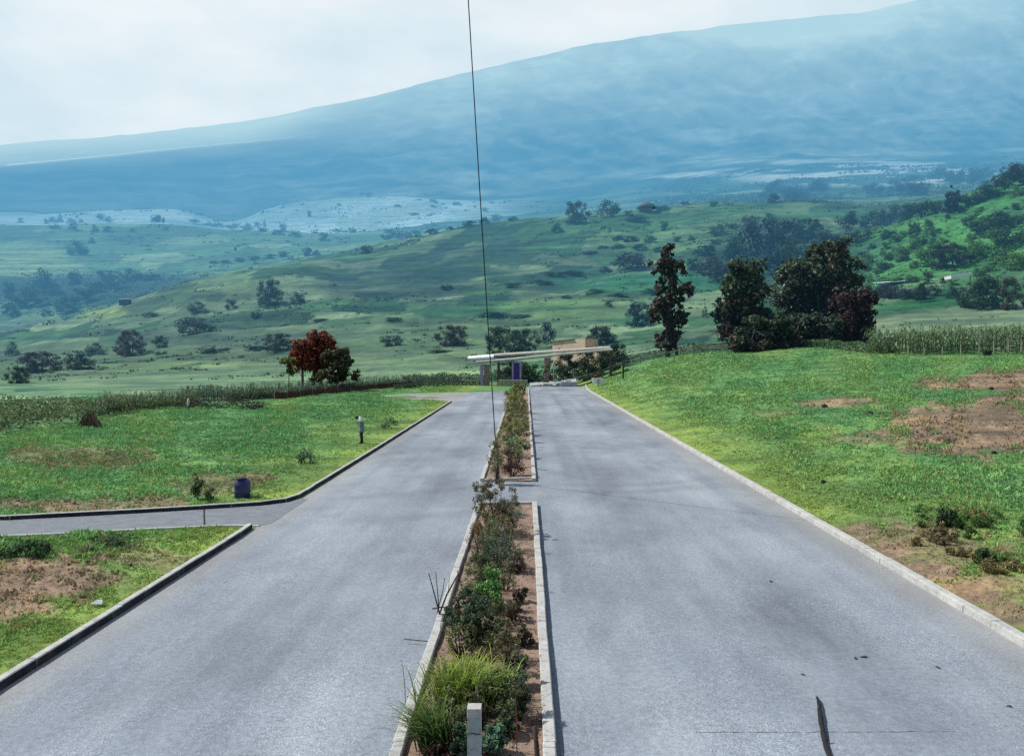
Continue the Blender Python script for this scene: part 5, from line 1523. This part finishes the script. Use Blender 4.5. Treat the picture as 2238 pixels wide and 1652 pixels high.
# person
def person():
    X, Y = pxy(790, 969)
    e = empty('person', (X, Y, 0), 'person in long grey top, white hood and black trousers, bending forward in the left meadow', 'person', None, .32)
    # body (one skin surface)
    vs, es, rs_ = [], [], []

    def add(p, r, par=None):
        vs.append(p); rs_.append(r)
        if par is not None: es.append((par, len(vs) - 1))
        return len(vs) - 1
    pel = add((0, 0, .96), .13); sp1 = add((.01, 0, 1.16), .12, pel); ch = add((-.03, 0, 1.38), .135, sp1); nk = add((-.12, 0, 1.55), .058, ch); hd0 = add((-.20, 0, 1.60), .07, nk)
    hd1 = add((-.25, 0, 1.61), .092, hd0); hd2 = add((-.31, 0, 1.60), .088, hd1); hd3 = add((-.355, 0, 1.575), .05, hd2)
    add((-.30, 0, 1.50), .02, hd2)
    for s in (-1, 1):
        hip = add((0, s * .10, .90), .092, pel); kn = add((-.015, s * .105, .50), .062, hip); an = add((.03, s * .105, .09), .042, kn); add((-.13, s * .12, .035), .035, an)
        sh = add((-.07, s * .19, 1.47), .062, ch); el = add((.07, s * .26, 1.20), .044, sh); wr = add((-.16, s * .10, 1.24), .030, el); pm = add((-.23, s * .06, 1.27), .034, wr)
        for f in range(4):
            a = add((-.28 - .006 * (1.5 - abs(f - 1.5)), s * (.035 + .017 * f), 1.275 + .004 * f), .0095, pm); add((-.305 - .008 * (1.5 - abs(f - 1.5)), s * (.028 + .016 * f), 1.255), .008, a)
        t = add((-.225, s * .02, 1.295), .010, pm); add((-.25, s * .012, 1.30), .009, t)
    me = bpy.data.meshes.new('body'); me.from_pydata(vs, es, [])
    o = bpy.data.objects.new('body', me); COL.objects.link(o)
    o.modifiers.new('skin', 'SKIN'); o.modifiers.new('sub', 'SUBSURF').levels = 2
    lay = me.skin_vertices[0] if me.skin_vertices else None
    if lay is not None:
        for i, r in enumerate(rs_): lay.data[i].radius = (r, r)
        lay.data[0].use_root = True
    dg = bpy.context.evaluated_depsgraph_get(); dg.update()
    m2 = bpy.data.meshes.new_from_object(o.evaluated_get(dg))
    bpy.data.objects.remove(o); m2.name = 'body'; m2.materials.clear(); m2.materials.append(M['skin'])
    m2.polygons.foreach_set('use_smooth', np.ones(len(m2.polygons), bool))
    link('body', m2, None, e)
    mb = MB()
    mb.loft([(.005, 0, .70, .165, .225), (0, 0, .74, .175, .235), (0, 0, .90, .17, .225), (.01, 0, 1.10, .155, .205), (0, 0, 1.25, .165, .215), (-.03, 0, 1.38, .17, .225), (-.06, 0, 1.47, .14, .205), (-.085, 0, 1.53, .09, .12)], 18)
    for s in (-1, 1):
        mb.tube([(-.06, s * .17, 1.46), (.02, s * .235, 1.32), (.085, s * .265, 1.19), (-.03, s * .19, 1.20), (-.145, s * .11, 1.235)], [.085, .075, .066, .058, .048], 10)
    mb.build('tunic', M['tunic'], e, True)
    mb = MB()
    mb.loft([(-.05, 0, 1.36, .185, .245), (-.06, 0, 1.42, .185, .24), (-.075, 0, 1.50, .165, .20), (-.10, 0, 1.58, .125, .14), (-.125, 0, 1.64, .085, .10), (-.14, 0, 1.67, .03, .04)], 16)
    mb.build('hood', M['hoodm'], e, True)
    mb = MB()
    mb.loft([(0, 0, .66, .13, .19), (0, 0, .80, .15, .205), (0, 0, .95, .14, .19)], 14)
    for s in (-1, 1):
        mb.tube([(0, s * .10, .84), (-.012, s * .108, .52), (.02, s * .11, .25), (.025, s * .11, .06)], [.115, .088, .076, .074], 12)
    mb.build('trousers', M['trous'], e, True)
    mb = MB()
    for s in (-1, 1): mb.tube([(.075, s * .11, .04), (0, s * .112, .055), (-.10, s * .118, .042), (-.17, s * .12, .03)], [.035, .048, .046, .026], 10)
    mb.build('shoes', M['black'], e, True)
    mb = MB(); b0 = Vector((-.275, 0, 1.625))
    for i in range(7):
        t = i / 6; zz = math.cos(t * PI * .66)
        for k in range(14):
            a = 2 * PI * k / 14; rr = math.sin(t * PI * .66)
            v = Vector((rr * math.cos(a) * .112, rr * math.sin(a) * .098, zz * .098))
            v.rotate(__import__('mathutils').Euler((0, -.75, 0)))
            mb.v.append(tuple(b0 + v))
    for i in range(6):
        for k in range(14):
            k2 = (k + 1) % 14; mb.f.append((i * 14 + k, (i + 1) * 14 + k, (i + 1) * 14 + k2, i * 14 + k2))
    mb.build('hair', M['hair'], e, True)


person()

# meadow edge, left: brush stack, heap, cloth on post
X, Y, Z = at(186, 936)
mb = MB(); r = random.Random(8)
for k in range(90):
    a = r.uniform(-1.0, 1.0); b = r.uniform(-.5, .5); hh = r.uniform(.8, 1.5) * (1 - .3 * abs(a))
    mb.tube([(a * .9 + r.uniform(-.1, .1), b * .7, 0), (a * .7, b * .5, hh * .6), (a * .25 + r.uniform(-.25, .25), b * .2, hh)], [.03, .025, .01], 5)
o = mb.build('brush_stack', M['dry']); o.location = (X, Y + .6, Z); tag(o, 'tent-shaped stack of dry brown brush at the left meadow edge', 'brush stack')
X, Y, Z = at(482, 893)
mb = MB(); r = random.Random(9)
for k in range(300):
    a = r.uniform(-4.2, 4.2); b = r.uniform(-.8, .8); z = r.uniform(0, 1.5) * (1 - abs(a) / 5.5); L = r.uniform(.3, .9); t = r.uniform(0, 2 * PI)
    mb.tube([(a, b, z), (a + math.cos(t) * L * .5, b + math.sin(t) * L * .3, z + r.uniform(0, .25)), (a + math.cos(t) * L, b + math.sin(t) * L * .6, z + r.uniform(-.1, .3))], [.035, .04, .02], 5)
o = mb.build('debris_heap', M['dwood']); o.location = (X, Y + .5, Z); tag(o, 'long heap of dark dead branches and rubble at the edge of the left meadow', 'debris heap')
X, Y, Z = at(411, 897)
e = empty('cloth_post', (X, Y, Z), 'pale pink cloth hanging on a short stake at the left meadow edge', 'post')
mb = MB(); mb.tube([(0, 0, -.1), (.03, 0, .6), (.02, 0, 1.15)], [.04, .035, .03], 6); mb.build('stake', M['dwood'], e)
mb = MB(); mb.loft([(-.06, -.03, .35, .05, .05), (0, -.03, .55, .10, .09), (.05, -.03, .85, .12, .10), (.03, -.02, 1.08, .10, .09), (.02, 0, 1.2, .03, .03)], 9); mb.build('cloth', M['rag'], e, True)

# left fence: posts, rail, maroon net
def fence(name, label, run, posts, rails, post_h, post_w, pm, rm, net=None, rr=.05):
    """run: function s(0..1) -> (x,y)"""
    x0, y0 = run(0); z0 = float(gz(x0, y0))
    e = empty(name, (x0, y0, z0), label, 'fence')

    def w(s, h):
        x, y = run(s); return Vector((x - x0, y - y0, float(gz(x, y)) - z0 + h))
    r = random.Random(len(label))
    for i in range(posts):
        s = i / (posts - 1); b, t = w(s, -.2), w(s, post_h * r.uniform(.85, 1.15))
        mb = MB(); mb.tube([b, (b + t) / 2 + Vector((r.uniform(-.05, .05), 0, 0)), t], [post_w, post_w * .9, post_w * .8], 6); mb.build('post', M[pm], e)
    for h in rails:
        mb = MB(); mb.tube([w(i / 16, h + r.uniform(-.06, .06)) for i in range(17)], rr, 6); mb.build('rail', M[rm], e)
    if net:
        mb = MB()
        n = 40
        for i in range(n + 1):
            a = w(i / n, .05); b = w(i / n, net * r.uniform(.85, 1.05)); off = Vector((0, .08 + .06 * r.random(), 0))
            mb.v += [tuple(a + off), tuple(b + off)]
            if i: k = 2 * i; mb.f.append((k - 2, k, k + 1, k - 1))
        mb.build('netting', M['maroon'], e)
    return e


def line_px(pts):
    xs = [p[0] for p in pts]
    def run(s):
        px = xs[0] + (xs[-1] - xs[0]) * s
        Y = float(np.interp(px, sorted(YB), [YB[k] for k in sorted(YB)])) + np.interp(px, xs, [p[1] for p in pts])
        return ((px - CX) * Y / F, Y)
    return run


fence('wire_fence', 'low fence with dark maroon netting and thin rail along the left meadow', line_px([(600, -.6), (800, -1), (905, -3)]), 12, [1.25], 1.3, .05, 'wood', 'wood', .85, .03)
fence('wire_fence', 'rough pole fence with dark brush climbing up the right meadow edge', line_px([(1255, -1), (1500, -.6), (1690, -.5)]), 16, [1.1, .75], 1.5, .06, 'dwood', 'wood', None, .06)
fence('wire_fence', 'grey two-rail timber fence between the corn and the gateway', line_px([(905, -3), (1000, -8), (1045, -10)]), 6, [1.6, .9], 1.9, .06, 'wood', 'wood', None, .05)
cp = [(1985, 0), (2020, 0), (2060, 0), (2100, 0), (2140, 0), (2172, 0), (2204, 0), (2232, 0)]
for i, (px, dy) in enumerate(cp):
    Y = float(np.interp(px, sorted(YB), [YB[k] for k in sorted(YB)])) - .3; X = (px - CX) * Y / F
    mb = MB(); hh = [1.1, 1.2, 1.2, 1.5, 2.0, 2.4, 2.2, 2.1][i]; mb.tube([(0, 0, -.2), (.01, 0, hh * .5), (0, 0, hh)], [.085, .08, .07], 7)
    o = mb.build('fence_post', M['wood']); o.location = (X, Y, float(gz(X, Y))); tag(o, 'pale wooden post standing in front of the corn at right', 'post', 'pale posts in front of the right corn')
X = (2172 - 8 - CX) * 108 / F
mb = MB(); mb.box((0, 0, .35), (.95, .6, .7), bev=.05); o = mb.build('dark_crate', M['black']); o.location = ((2158 - CX) * 108 / F, 108, float(gz((2158 - CX) * 108 / F, 108))); tag(o, 'small dark crate on the grass at the foot of the corn', 'crate')

# ------------------------------------------------------------------ gateway
Yg = 140
k = Yg / F


def gp(px, py, dy=0):
    return Vector(P(px, py, Yg + dy))


o0 = Vector(((1053 - CX) * k, Yg, 0))
e = empty('gate_canopy', o0, 'long tilted flat gate canopy with white fascia spanning the road end', 'gate canopy')


def prism(name, quad, d0, d1, mat, parent, dz=0):
    """quad of frame points given depth d0..d1 beyond the gate plane"""
    mb = MB()
    for d in (d0, d1):
        for (a, b) in quad: mb.v.append(tuple(gp(a, b) + Vector((0, d, dz if d == d1 else 0)) - o0))
    n = len(quad)
    mb.f.append(tuple(range(n))); mb.f.append(tuple(range(2 * n - 1, n - 1, -1)))
    for i in range(n): j = (i + 1) % n; mb.f.append((i, i + n, j + n, j))
    ob = mb.build(name, mat, parent)
    import bmesh
    bm = bmesh.new(); bm.from_mesh(ob.data); bmesh.ops.recalc_face_normals(bm, faces=bm.faces); bm.to_mesh(ob.data); bm.free()
    return ob


prism('roof', [(1040, 795), (1124, 788), (1180, 782), (1340, 766), (1340, 763.5), (1180, 778.8), (1124, 784.5), (1040, 791.5)], 0, 4.5, M['roofgrey'], e, .28)
prism('gutter', [(1019, 787), (1077, 783), (1077, 779), (1019, 783.5)], 3.2, 5.2, M['white'], e, .42)
prism('gutter', [(1078, 780), (1338, 761.5), (1338, 759.5), (1078, 776.5)], 3.9, 5.2, M['pale_trim'], e, .3)
for (px, py0, py1, w, mt) in [(1053, 797, 854, 7, 'lilac'), (1064, 797, 846, 12, 'brick'), (1090, 793, 846, 6, 'dwood'), (1335, 768, 806, 5, 'dwood')]:
    a = gp(px, py1, .8); zb = float(gz(a.x, a.y)); t = gp(px, py0, .8)
    mb = MB(); mb.box((a.x - o0.x, .8, (zb + t.z) / 2 - .2), (w * k, w * k, t.z - zb + .4)); mb.build('post', M[mt], e)
e2 = empty('masonry_pillar', gp(1196, 838), 'pinkish rough masonry pillar overgrown with creeper holding the gate canopy', 'pillar')
mb = MB(); r = random.Random(6); zt = gp(1196, 781).z - .02
ez = float(gz(e2.location.x, e2.location.y)); e2.location.z = ez
nrow = 11
for i in range(nrow):
    mb.box((r.uniform(-.03, .03), 0, (i + .5) * (zt - ez) / nrow), (1.05 * r.uniform(.95, 1.08), 1.0 * r.uniform(.95, 1.08), (zt - ez) / nrow * .97), rz=r.uniform(-.05, .05), bev=.04)
mb.build('stones', M['brick'], e2)
V, Fc, C = leaves(np.random.default_rng(77), [(-.5, -.5, .8), (.5, -.5, 1.5), (-.3, -.55, 2.6), (.2, -.5, 3.4), (.9, -.4, .5)], [.5, .4, .45, .4, .6], 700, .11)
link('creeper', npmesh('creeper', V, Fc, C), M['foliage'], e2, (.06, .11, .045))

e3 = empty('purple_gate_leaf', gp(1129, 836), 'tall purple metal gate leaf with lilac frame standing open under the canopy', 'gate', None, 0)
gzv = float(gz(e3.location.x, e3.location.y)); e3.location.z = gzv
hh = gp(1129, 792, -.4).z - gzv
mb = MB(); mb.box((0, 0, hh / 2 + .05), (1.05, .05, hh - .3)); 
for i in range(5): mb.box((0, -.04, .4 + i * (hh - .6) / 4), (1.0, .03, .06))
mb.build('panel', M['purple'], e3)
mb = MB()
mb.box((-.68, 0, hh / 2 + .05), (.28, .12, hh)); mb.box((.68, 0, hh / 2 + .05), (.28, .12, hh)); mb.box((0, 0, hh - .02), (1.08, .11, .14)); mb.box((0, 0, .12), (1.08, .11, .14))
mb.build('frame', M['lilac'], e3)
mb = MB(); mb.tube([(.38, -.09, hh * .45), (.38, -.13, hh * .48), (.38, -.09, hh * .52)], .025, 6); mb.build('handle', M['black'], e3)

mb = MB(); a = gp(1090, 845); b = gp(1153, 838)
for i in range(7):
    t = (i + .5) / 7; c = a.lerp(b, t); mb.box((c.x - a.x, 0, .55), ((b.x - a.x) / 7 * .98, .4, 1.1 + .05 * math.sin(i * 2)), bev=.05)
o = mb.build('low_wall', M['tan']); o.location = (a.x, Yg - 1.0, 0); tag(o, 'low tan rendered wall at the road end below the purple gate leaf', 'wall')
# concrete ramp and slabs
X0_, Y0_ = pxy(1160, 844)
mb = MB()
r = random.Random(21)
for i in range(7):
    t = i / 6; px = 1168 + t * 82
    c = gp(px, 838 - 12 * t, -1.2)
    mb.box((c.x - X0_, c.y - Y0_ + r.uniform(-.4, .4), .25 + .3 * t + r.uniform(-.08, .08)), (1.6, 2.6, .35 + .5 * t), rz=r.uniform(-.3, .3), rx=r.uniform(.05, .3), ry=r.uniform(-.15, .1), bev=.05)
o = mb.build('rubble_slabs', M['kerb_worn']); o.location = (X0_, Y0_, 0); tag(o, 'heap of tilted grey concrete slabs at the end of the right lane', 'slabs')
mb = MB(); c = gp(1241, 831, -2.6)
mb.box((0, 0, .45), (1.1, .25, .5), ry=-.12, bev=.03); o = mb.build('white_board', M['white']); o.location = (c.x, c.y, .5); tag(o, 'small white board leaning on the grey slabs at the road end', 'board')
# cream wall house behind
Yw = 168; kw = Yw / F
wo = Vector(P(1208, 772, Yw)); zb = float(gz(wo.x, wo.y))
e4 = empty('cream_building', (wo.x, Yw, zb), 'low cream plastered building seen behind the gate canopy', 'building', None, math.radians(-34))
e4.scale = (.94, 1, .97)


def wq(name, quad, d, mat):
    mb = MB()
    for dd in (0, d):
        for (a, b) in quad:
            p = Vector(P(a, b, Yw)); mb.v.append((p.x - wo.x, dd, p.z - zb))
    n = len(quad); mb.f = [tuple(range(n)), tuple(range(2 * n - 1, n - 1, -1))] + [(i, i + n, (i + 1) % n + n, (i + 1) % n) for i in range(n)]
    return mb.build(name, mat, e4)


wq('wall', [(1207, 800), (1295, 800), (1295, 752), (1294, 738.5), (1262, 740), (1207, 745)], 5.5, M['cream'])
wq('side_wall', [(1296, 800), (1336, 800), (1336, 757), (1296, 759)], 4, M['cream'])
mb = MB(); p0 = Vector(P(1204, 744.2, Yw)); p1 = Vector(P(1264, 739.0, Yw)); 
mb.box(((p0.x + p1.x) / 2 - wo.x, 2.8, (p0.z + p1.z) / 2 - zb + .03), ((p1 - p0).length + .3, 6.2, .09), ry=-math.atan2(p1.z - p0.z, p1.x - p0.x)); mb.build('roof', M['tan'], e4)
mb = MB(); p = Vector(P(1225, 759, Yw)); mb.box((p.x - wo.x, -.02, p.z - zb), (.22, .1, .22)); mb.build('vent', M['window'], e4)

for (px, w_, h_, c_, lab) in [(1118, 80, 52, DK, 'dark leafy bush filling the space under the left half of the gate canopy'), (1170, 60, 44, MD, 'green bush under the gate canopy left of the masonry pillar'),
                              (1232, 74, 70, DK, 'dark green bush under the gate canopy right of the masonry pillar'), (1285, 84, 72, (.045, .085, .04), 'dark green bush under the right end of the gate canopy'),
                              (1345, 76, 62, DK, 'green bush just right of the gate canopy end')]:
    plant('CLUMP', px, 0, w_, h_, c_, 'bush', lab, 'bush', Y=152)
# white trough planter on post
Yt = 128; c = Vector(P(1307, 833, Yt)); zt_ = float(gz(c.x, Yt))
e5 = empty('trough_planter', (c.x, Yt, zt_), 'white trough planter with red flowers raised on a grey post at the right road end', 'planter')
mb = MB(); hz_ = P(1307, 833, Yt)[2] - zt_
n0 = [(-.9, -.35), (.9, -.35), (.9, .35), (-.9, .35)]
for s, z in ((.85, hz_ - .45), (1.1, hz_ + .5)):
    for (a, b) in n0: mb.v.append((a * s, b * s, z))
mb.f = [(3, 2, 1, 0), (0, 1, 5, 4), (1, 2, 6, 5), (2, 3, 7, 6), (3, 0, 4, 7), (4, 5, 6, 7)]
mb.build('trough', M['white'], e5)
mb = MB(); mb.box((-.05, -.48, (hz_ + .3) / 2 - .1), (.3, .16, hz_ + .7), bev=.02); mb.build('post', M['post'], e5)
V, Fc, C = leaves(np.random.default_rng(78), [(-.5, 0, hz_ + .8), (.1, 0, hz_ + 1.0), (.6, 0, hz_ + .75)], [.35, .5, .35], 260, .10)
link('flowers', npmesh('flowers', V, Fc, C), M['foliage'], e5, (.16, .06, .05))
Yt = 127; X = (1361 - CX) * Yt / F
e6 = empty('marker_post', (X, Yt, float(gz(X, Yt))), 'short black post with lime yellow strip standing in the right meadow', 'post')
mb = MB(); mb.box((.08, 0, 1.0), (.24, .2, 2.2), bev=.03); mb.build('shaft', M['black'], e6)
mb = MB(); mb.box((-.14, -.02, 1.6), (.18, .16, 1.0), bev=.02); mb.build('yellow_strip', M['yellow'], e6)
for (px, py0, py1, Y_, w, lab) in [(1210, 838, 806, 139, .12, 'grey stake at the road end between the slabs and the pillar'), (1253, 838, 805, 141, .22, 'short grey timber post at the right side of the grey slabs')]:
    X = (px - CX) * Y_ / F; zt_ = P(px, py1, Y_)[2]; zb = float(gz(X, Y_))
    mb = MB(); mb.tube([(0, 0, -.2), (0, 0, (zt_ - zb) * .5), (.03, 0, zt_ - zb)], [w, w * .95, w * .85], 7); o = mb.build('timber_post', M['wood']); o.location = (X, Y_, zb); tag(o, lab, 'post')
Y_ = 141.5; X = (1245 - CX) * Y_ / F
# power pole by the gate behind the cable, thin
# ------------------------------------------------------------------ far small buildings
def shed(label, px, py, w, h, Ymin, slope, roofm, wallm=None, posts=True, roof_t=.12, Y=None, dp=.6):
    if Y is None: X, Y, Z = at(px, py, Ymin)
    else: X = (px - CX) * Y / F; Z = float(gz(X, Y))
    kk = Y / F; W, Hh = w * kk, h * kk
    e = empty('shed', (X, Y, Z), label, 'shed')
    mb = MB(); mb.box((0, 0, Hh), (W, W * dp, max(.1, roof_t * Hh)), ry=slope, bev=.03); mb.build('roof', roofm, e)
    if wallm is not None:
        mb = MB(); mb.box((-W * .08, 0, Hh * .44), (W * .8, W * dp * .8, Hh * .9)); mb.build('wall', wallm, e)
        mb = MB(); mb.box((-W * .1, -W * dp * .4 - .02, Hh * .35), (W * .2, .06, Hh * .6)); mb.build('door', M['window'], e)
    if posts:
        for sx in (-.44, .44):
            mb = MB(); mb.tube([(sx * W, -W * dp * .4, -.3), (sx * W, -W * dp * .4, Hh + math.tan(-slope) * sx * W)], .012 * W + .03, 6); mb.build('post', M['dwood'], e)
    return e


shed('open shed with sloping white roof on a thin post beside the big right bush', 2094, 646, 46, 42, 225, -.16, M['white'], None, True, .16)
shed('tiny hut with a pale flat roof on the left ridge beside a small tree', 276, 675, 26, 13, 300, -.05, M['white'], M['bark'], True, .12, Y=570)
shed('thatched hut with a pointed dark roof on the hilltop right of the domed tree', 1414, 461, 34, 10, 500, 0, M['dry'], M['bark'], False, .3, Y=770)
X = (1414 - CX) * 770 / F; kk = 770 / F; mb = MB()
par = [o for o in COL.objects if o.get('label', '').startswith('thatched hut')][0]
mb.lathe([(24 * kk, 9 * kk), (14 * kk, 17 * kk), (6 * kk, 21 * kk), (1 * kk, 23 * kk)], 12); mb.build('thatch', M['bark'], par, True)
shed('white-walled sliver of a house between the two left hilltop trees', 1290, 468, 18, 5, 500, 0, M['white'], M['white'], False, .3, Y=775)
shed('small white water tank house on the slope left of the white-roofed shed', 1979, 606, 9, 14, 220, .1, M['white'], M['white'], False, .1, Y=262)
X, Y, Z = at(1950, 622, 225); kk = Y / F
mb = MB(); mb.box((0, 0, .9), (62 * kk, 9, .14), ry=-.07, rx=.08); mb.box((0, 3, .4), (58 * kk, .3, 1.0))
o = mb.build('greenhouse_sheet', M['pond']); o.location = (X, Y, Z); tag(o, 'long pale flat roofed tunnel shed on the slope left of the white-roofed shed', 'shed')
# cloud-lit ridge edge painted as a pale glowing strip on the mountain, left
mb = MB(); n = 40
for i in range(n + 1):
    px = 15 + (640 - 15) * i / n; py = np.interp(px, [15, 250, 400, 640], [363, 341, 325, 303]); x, y, z = at(px, py, 4600)
    z += 12
    mb.v += [(x, y, z), (x, y - 5, z - 9 * (1 - .6 * i / n))]
    if i: q = 2 * i; mb.f.append((q - 2, q, q + 1, q - 1))
mt_ = NT('painted_ridge_light'); g_ = mt_.n('ShaderNodeValue'); g_.outputs[0].default_value = 1.0
tag(mb.build('ridge_light_line', mt_.finish((.8, .8, .78), .9, haze=True, mist=g_.outputs[0])), kind='structure')

# ------------------------------------------------------------------ light, sky, camera
SUN_EL = math.radians(50)
SUN_AZ = math.atan2(.16, -1.0)            # direction towards the sun in the ground plane (from +X)
to_sun = Vector((math.cos(SUN_AZ) * math.cos(SUN_EL), math.sin(SUN_AZ) * math.cos(SUN_EL), math.sin(SUN_EL)))
sd = bpy.data.lights.new('sun', 'SUN'); sd.energy = 4.8; sd.angle = math.radians(.8); sd.color = (1.0, .965, .90)
so = bpy.data.objects.new('sun', sd); COL.objects.link(so)
so.rotation_euler = (-to_sun).to_track_quat('-Z', 'Y').to_euler()

w = bpy.data.worlds.new('World'); scene.world = w; w.use_nodes = True
t = w.node_tree; t.nodes.clear()
N, L = t.nodes, t.links
sky = N.new('ShaderNodeTexSky'); sky.sky_type = 'NISHITA'; sky.sun_disc = False
sky.sun_elevation = SUN_EL; sky.sun_rotation = math.atan2(to_sun.x, to_sun.y); sky.altitude = 1800; sky.air_density = 1.0; sky.dust_density = 1.5
bg = N.new('ShaderNodeBackground'); bg.inputs['Strength'].default_value = .1
L.new(sky.outputs[0], bg.inputs['Color'])
tc = N.new('ShaderNodeTexCoord')
mp = N.new('ShaderNodeMapping'); mp.inputs['Scale'].default_value = (1.0, 1.0, 2.6); mp.inputs['Location'].default_value = (.35, .2, .1)
L.new(tc.outputs['Generated'], mp.inputs['Vector'])
ns = N.new('ShaderNodeTexNoise'); ns.inputs['Scale'].default_value = 2.1; ns.inputs['Detail'].default_value = 7; ns.inputs['Roughness'].default_value = .52
L.new(mp.outputs[0], ns.inputs['Vector'])
rp = N.new('ShaderNodeValToRGB'); e_ = rp.color_ramp.elements
e_[0].position = .40; e_[0].color = (.54, .74, .85, 1); e_[1].position = .70; e_[1].color = (.91, .96, .985, 1)
sz = N.new('ShaderNodeSeparateXYZ'); L.new(tc.outputs['Generated'], sz.inputs[0])
za = N.new('ShaderNodeMath'); za.operation = 'MULTIPLY_ADD'; L.new(sz.outputs['Z'], za.inputs[0]); za.inputs[1].default_value = 1.0; za.inputs[2].default_value = -.32
zb_ = N.new('ShaderNodeMath'); zb_.operation = 'ADD'; L.new(ns.outputs['Fac'], zb_.inputs[0]); L.new(za.outputs[0], zb_.inputs[1])
L.new(zb_.outputs[0], rp.inputs['Fac'])
cb = N.new('ShaderNodeBackground'); cb.inputs['Strength'].default_value = 1.0
L.new(rp.outputs[0], cb.inputs['Color'])
# cloud sheet is thick low down and breaks up overhead
sx = N.new('ShaderNodeSeparateXYZ'); L.new(tc.outputs['Generated'], sx.inputs[0])
mr = N.new('ShaderNodeMapRange'); mr.inputs['From Min'].default_value = .38; mr.inputs['From Max'].default_value = .8; mr.inputs['To Min'].default_value = .97; mr.inputs['To Max'].default_value = .15
L.new(sx.outputs['Z'], mr.inputs['Value'])
my = N.new('ShaderNodeMapRange'); my.inputs['From Min'].default_value = -.15; my.inputs['From Max'].default_value = .45; my.inputs['To Min'].default_value = .25
L.new(sx.outputs['Y'], my.inputs['Value'])
mm = N.new('ShaderNodeMath'); mm.operation = 'MULTIPLY'; L.new(mr.outputs[0], mm.inputs[0]); L.new(my.outputs[0], mm.inputs[1])
mxs = N.new('ShaderNodeMixShader'); L.new(mm.outputs[0], mxs.inputs['Fac']); L.new(bg.outputs[0], mxs.inputs[1]); L.new(cb.outputs[0], mxs.inputs[2])
ow = N.new('ShaderNodeOutputWorld'); L.new(mxs.outputs[0], ow.inputs['Surface'])

cd = bpy.data.cameras.new('camera'); co = bpy.data.objects.new('camera', cd); COL.objects.link(co)
co.location = (0, 0, H); co.rotation_euler = (PI / 2, 0, 0)
cd.sensor_width = 36; cd.sensor_fit = 'HORIZONTAL'; cd.lens = 36 * F / 2238
cd.shift_x = -(CX - 1119) / 2238; cd.shift_y = -(826 - CY) / 2238
cd.clip_start = .1; cd.clip_end = 40000
scene.camera = co
scene.view_settings.view_transform = 'Standard'; scene.view_settings.look = 'None'; scene.view_settings.exposure = 0; scene.view_settings.gamma = 1
scene.cycles.max_bounces = 5; scene.cycles.diffuse_bounces = 2; scene.cycles.transparent_max_bounces = 4
scene.cycles.use_denoising = False
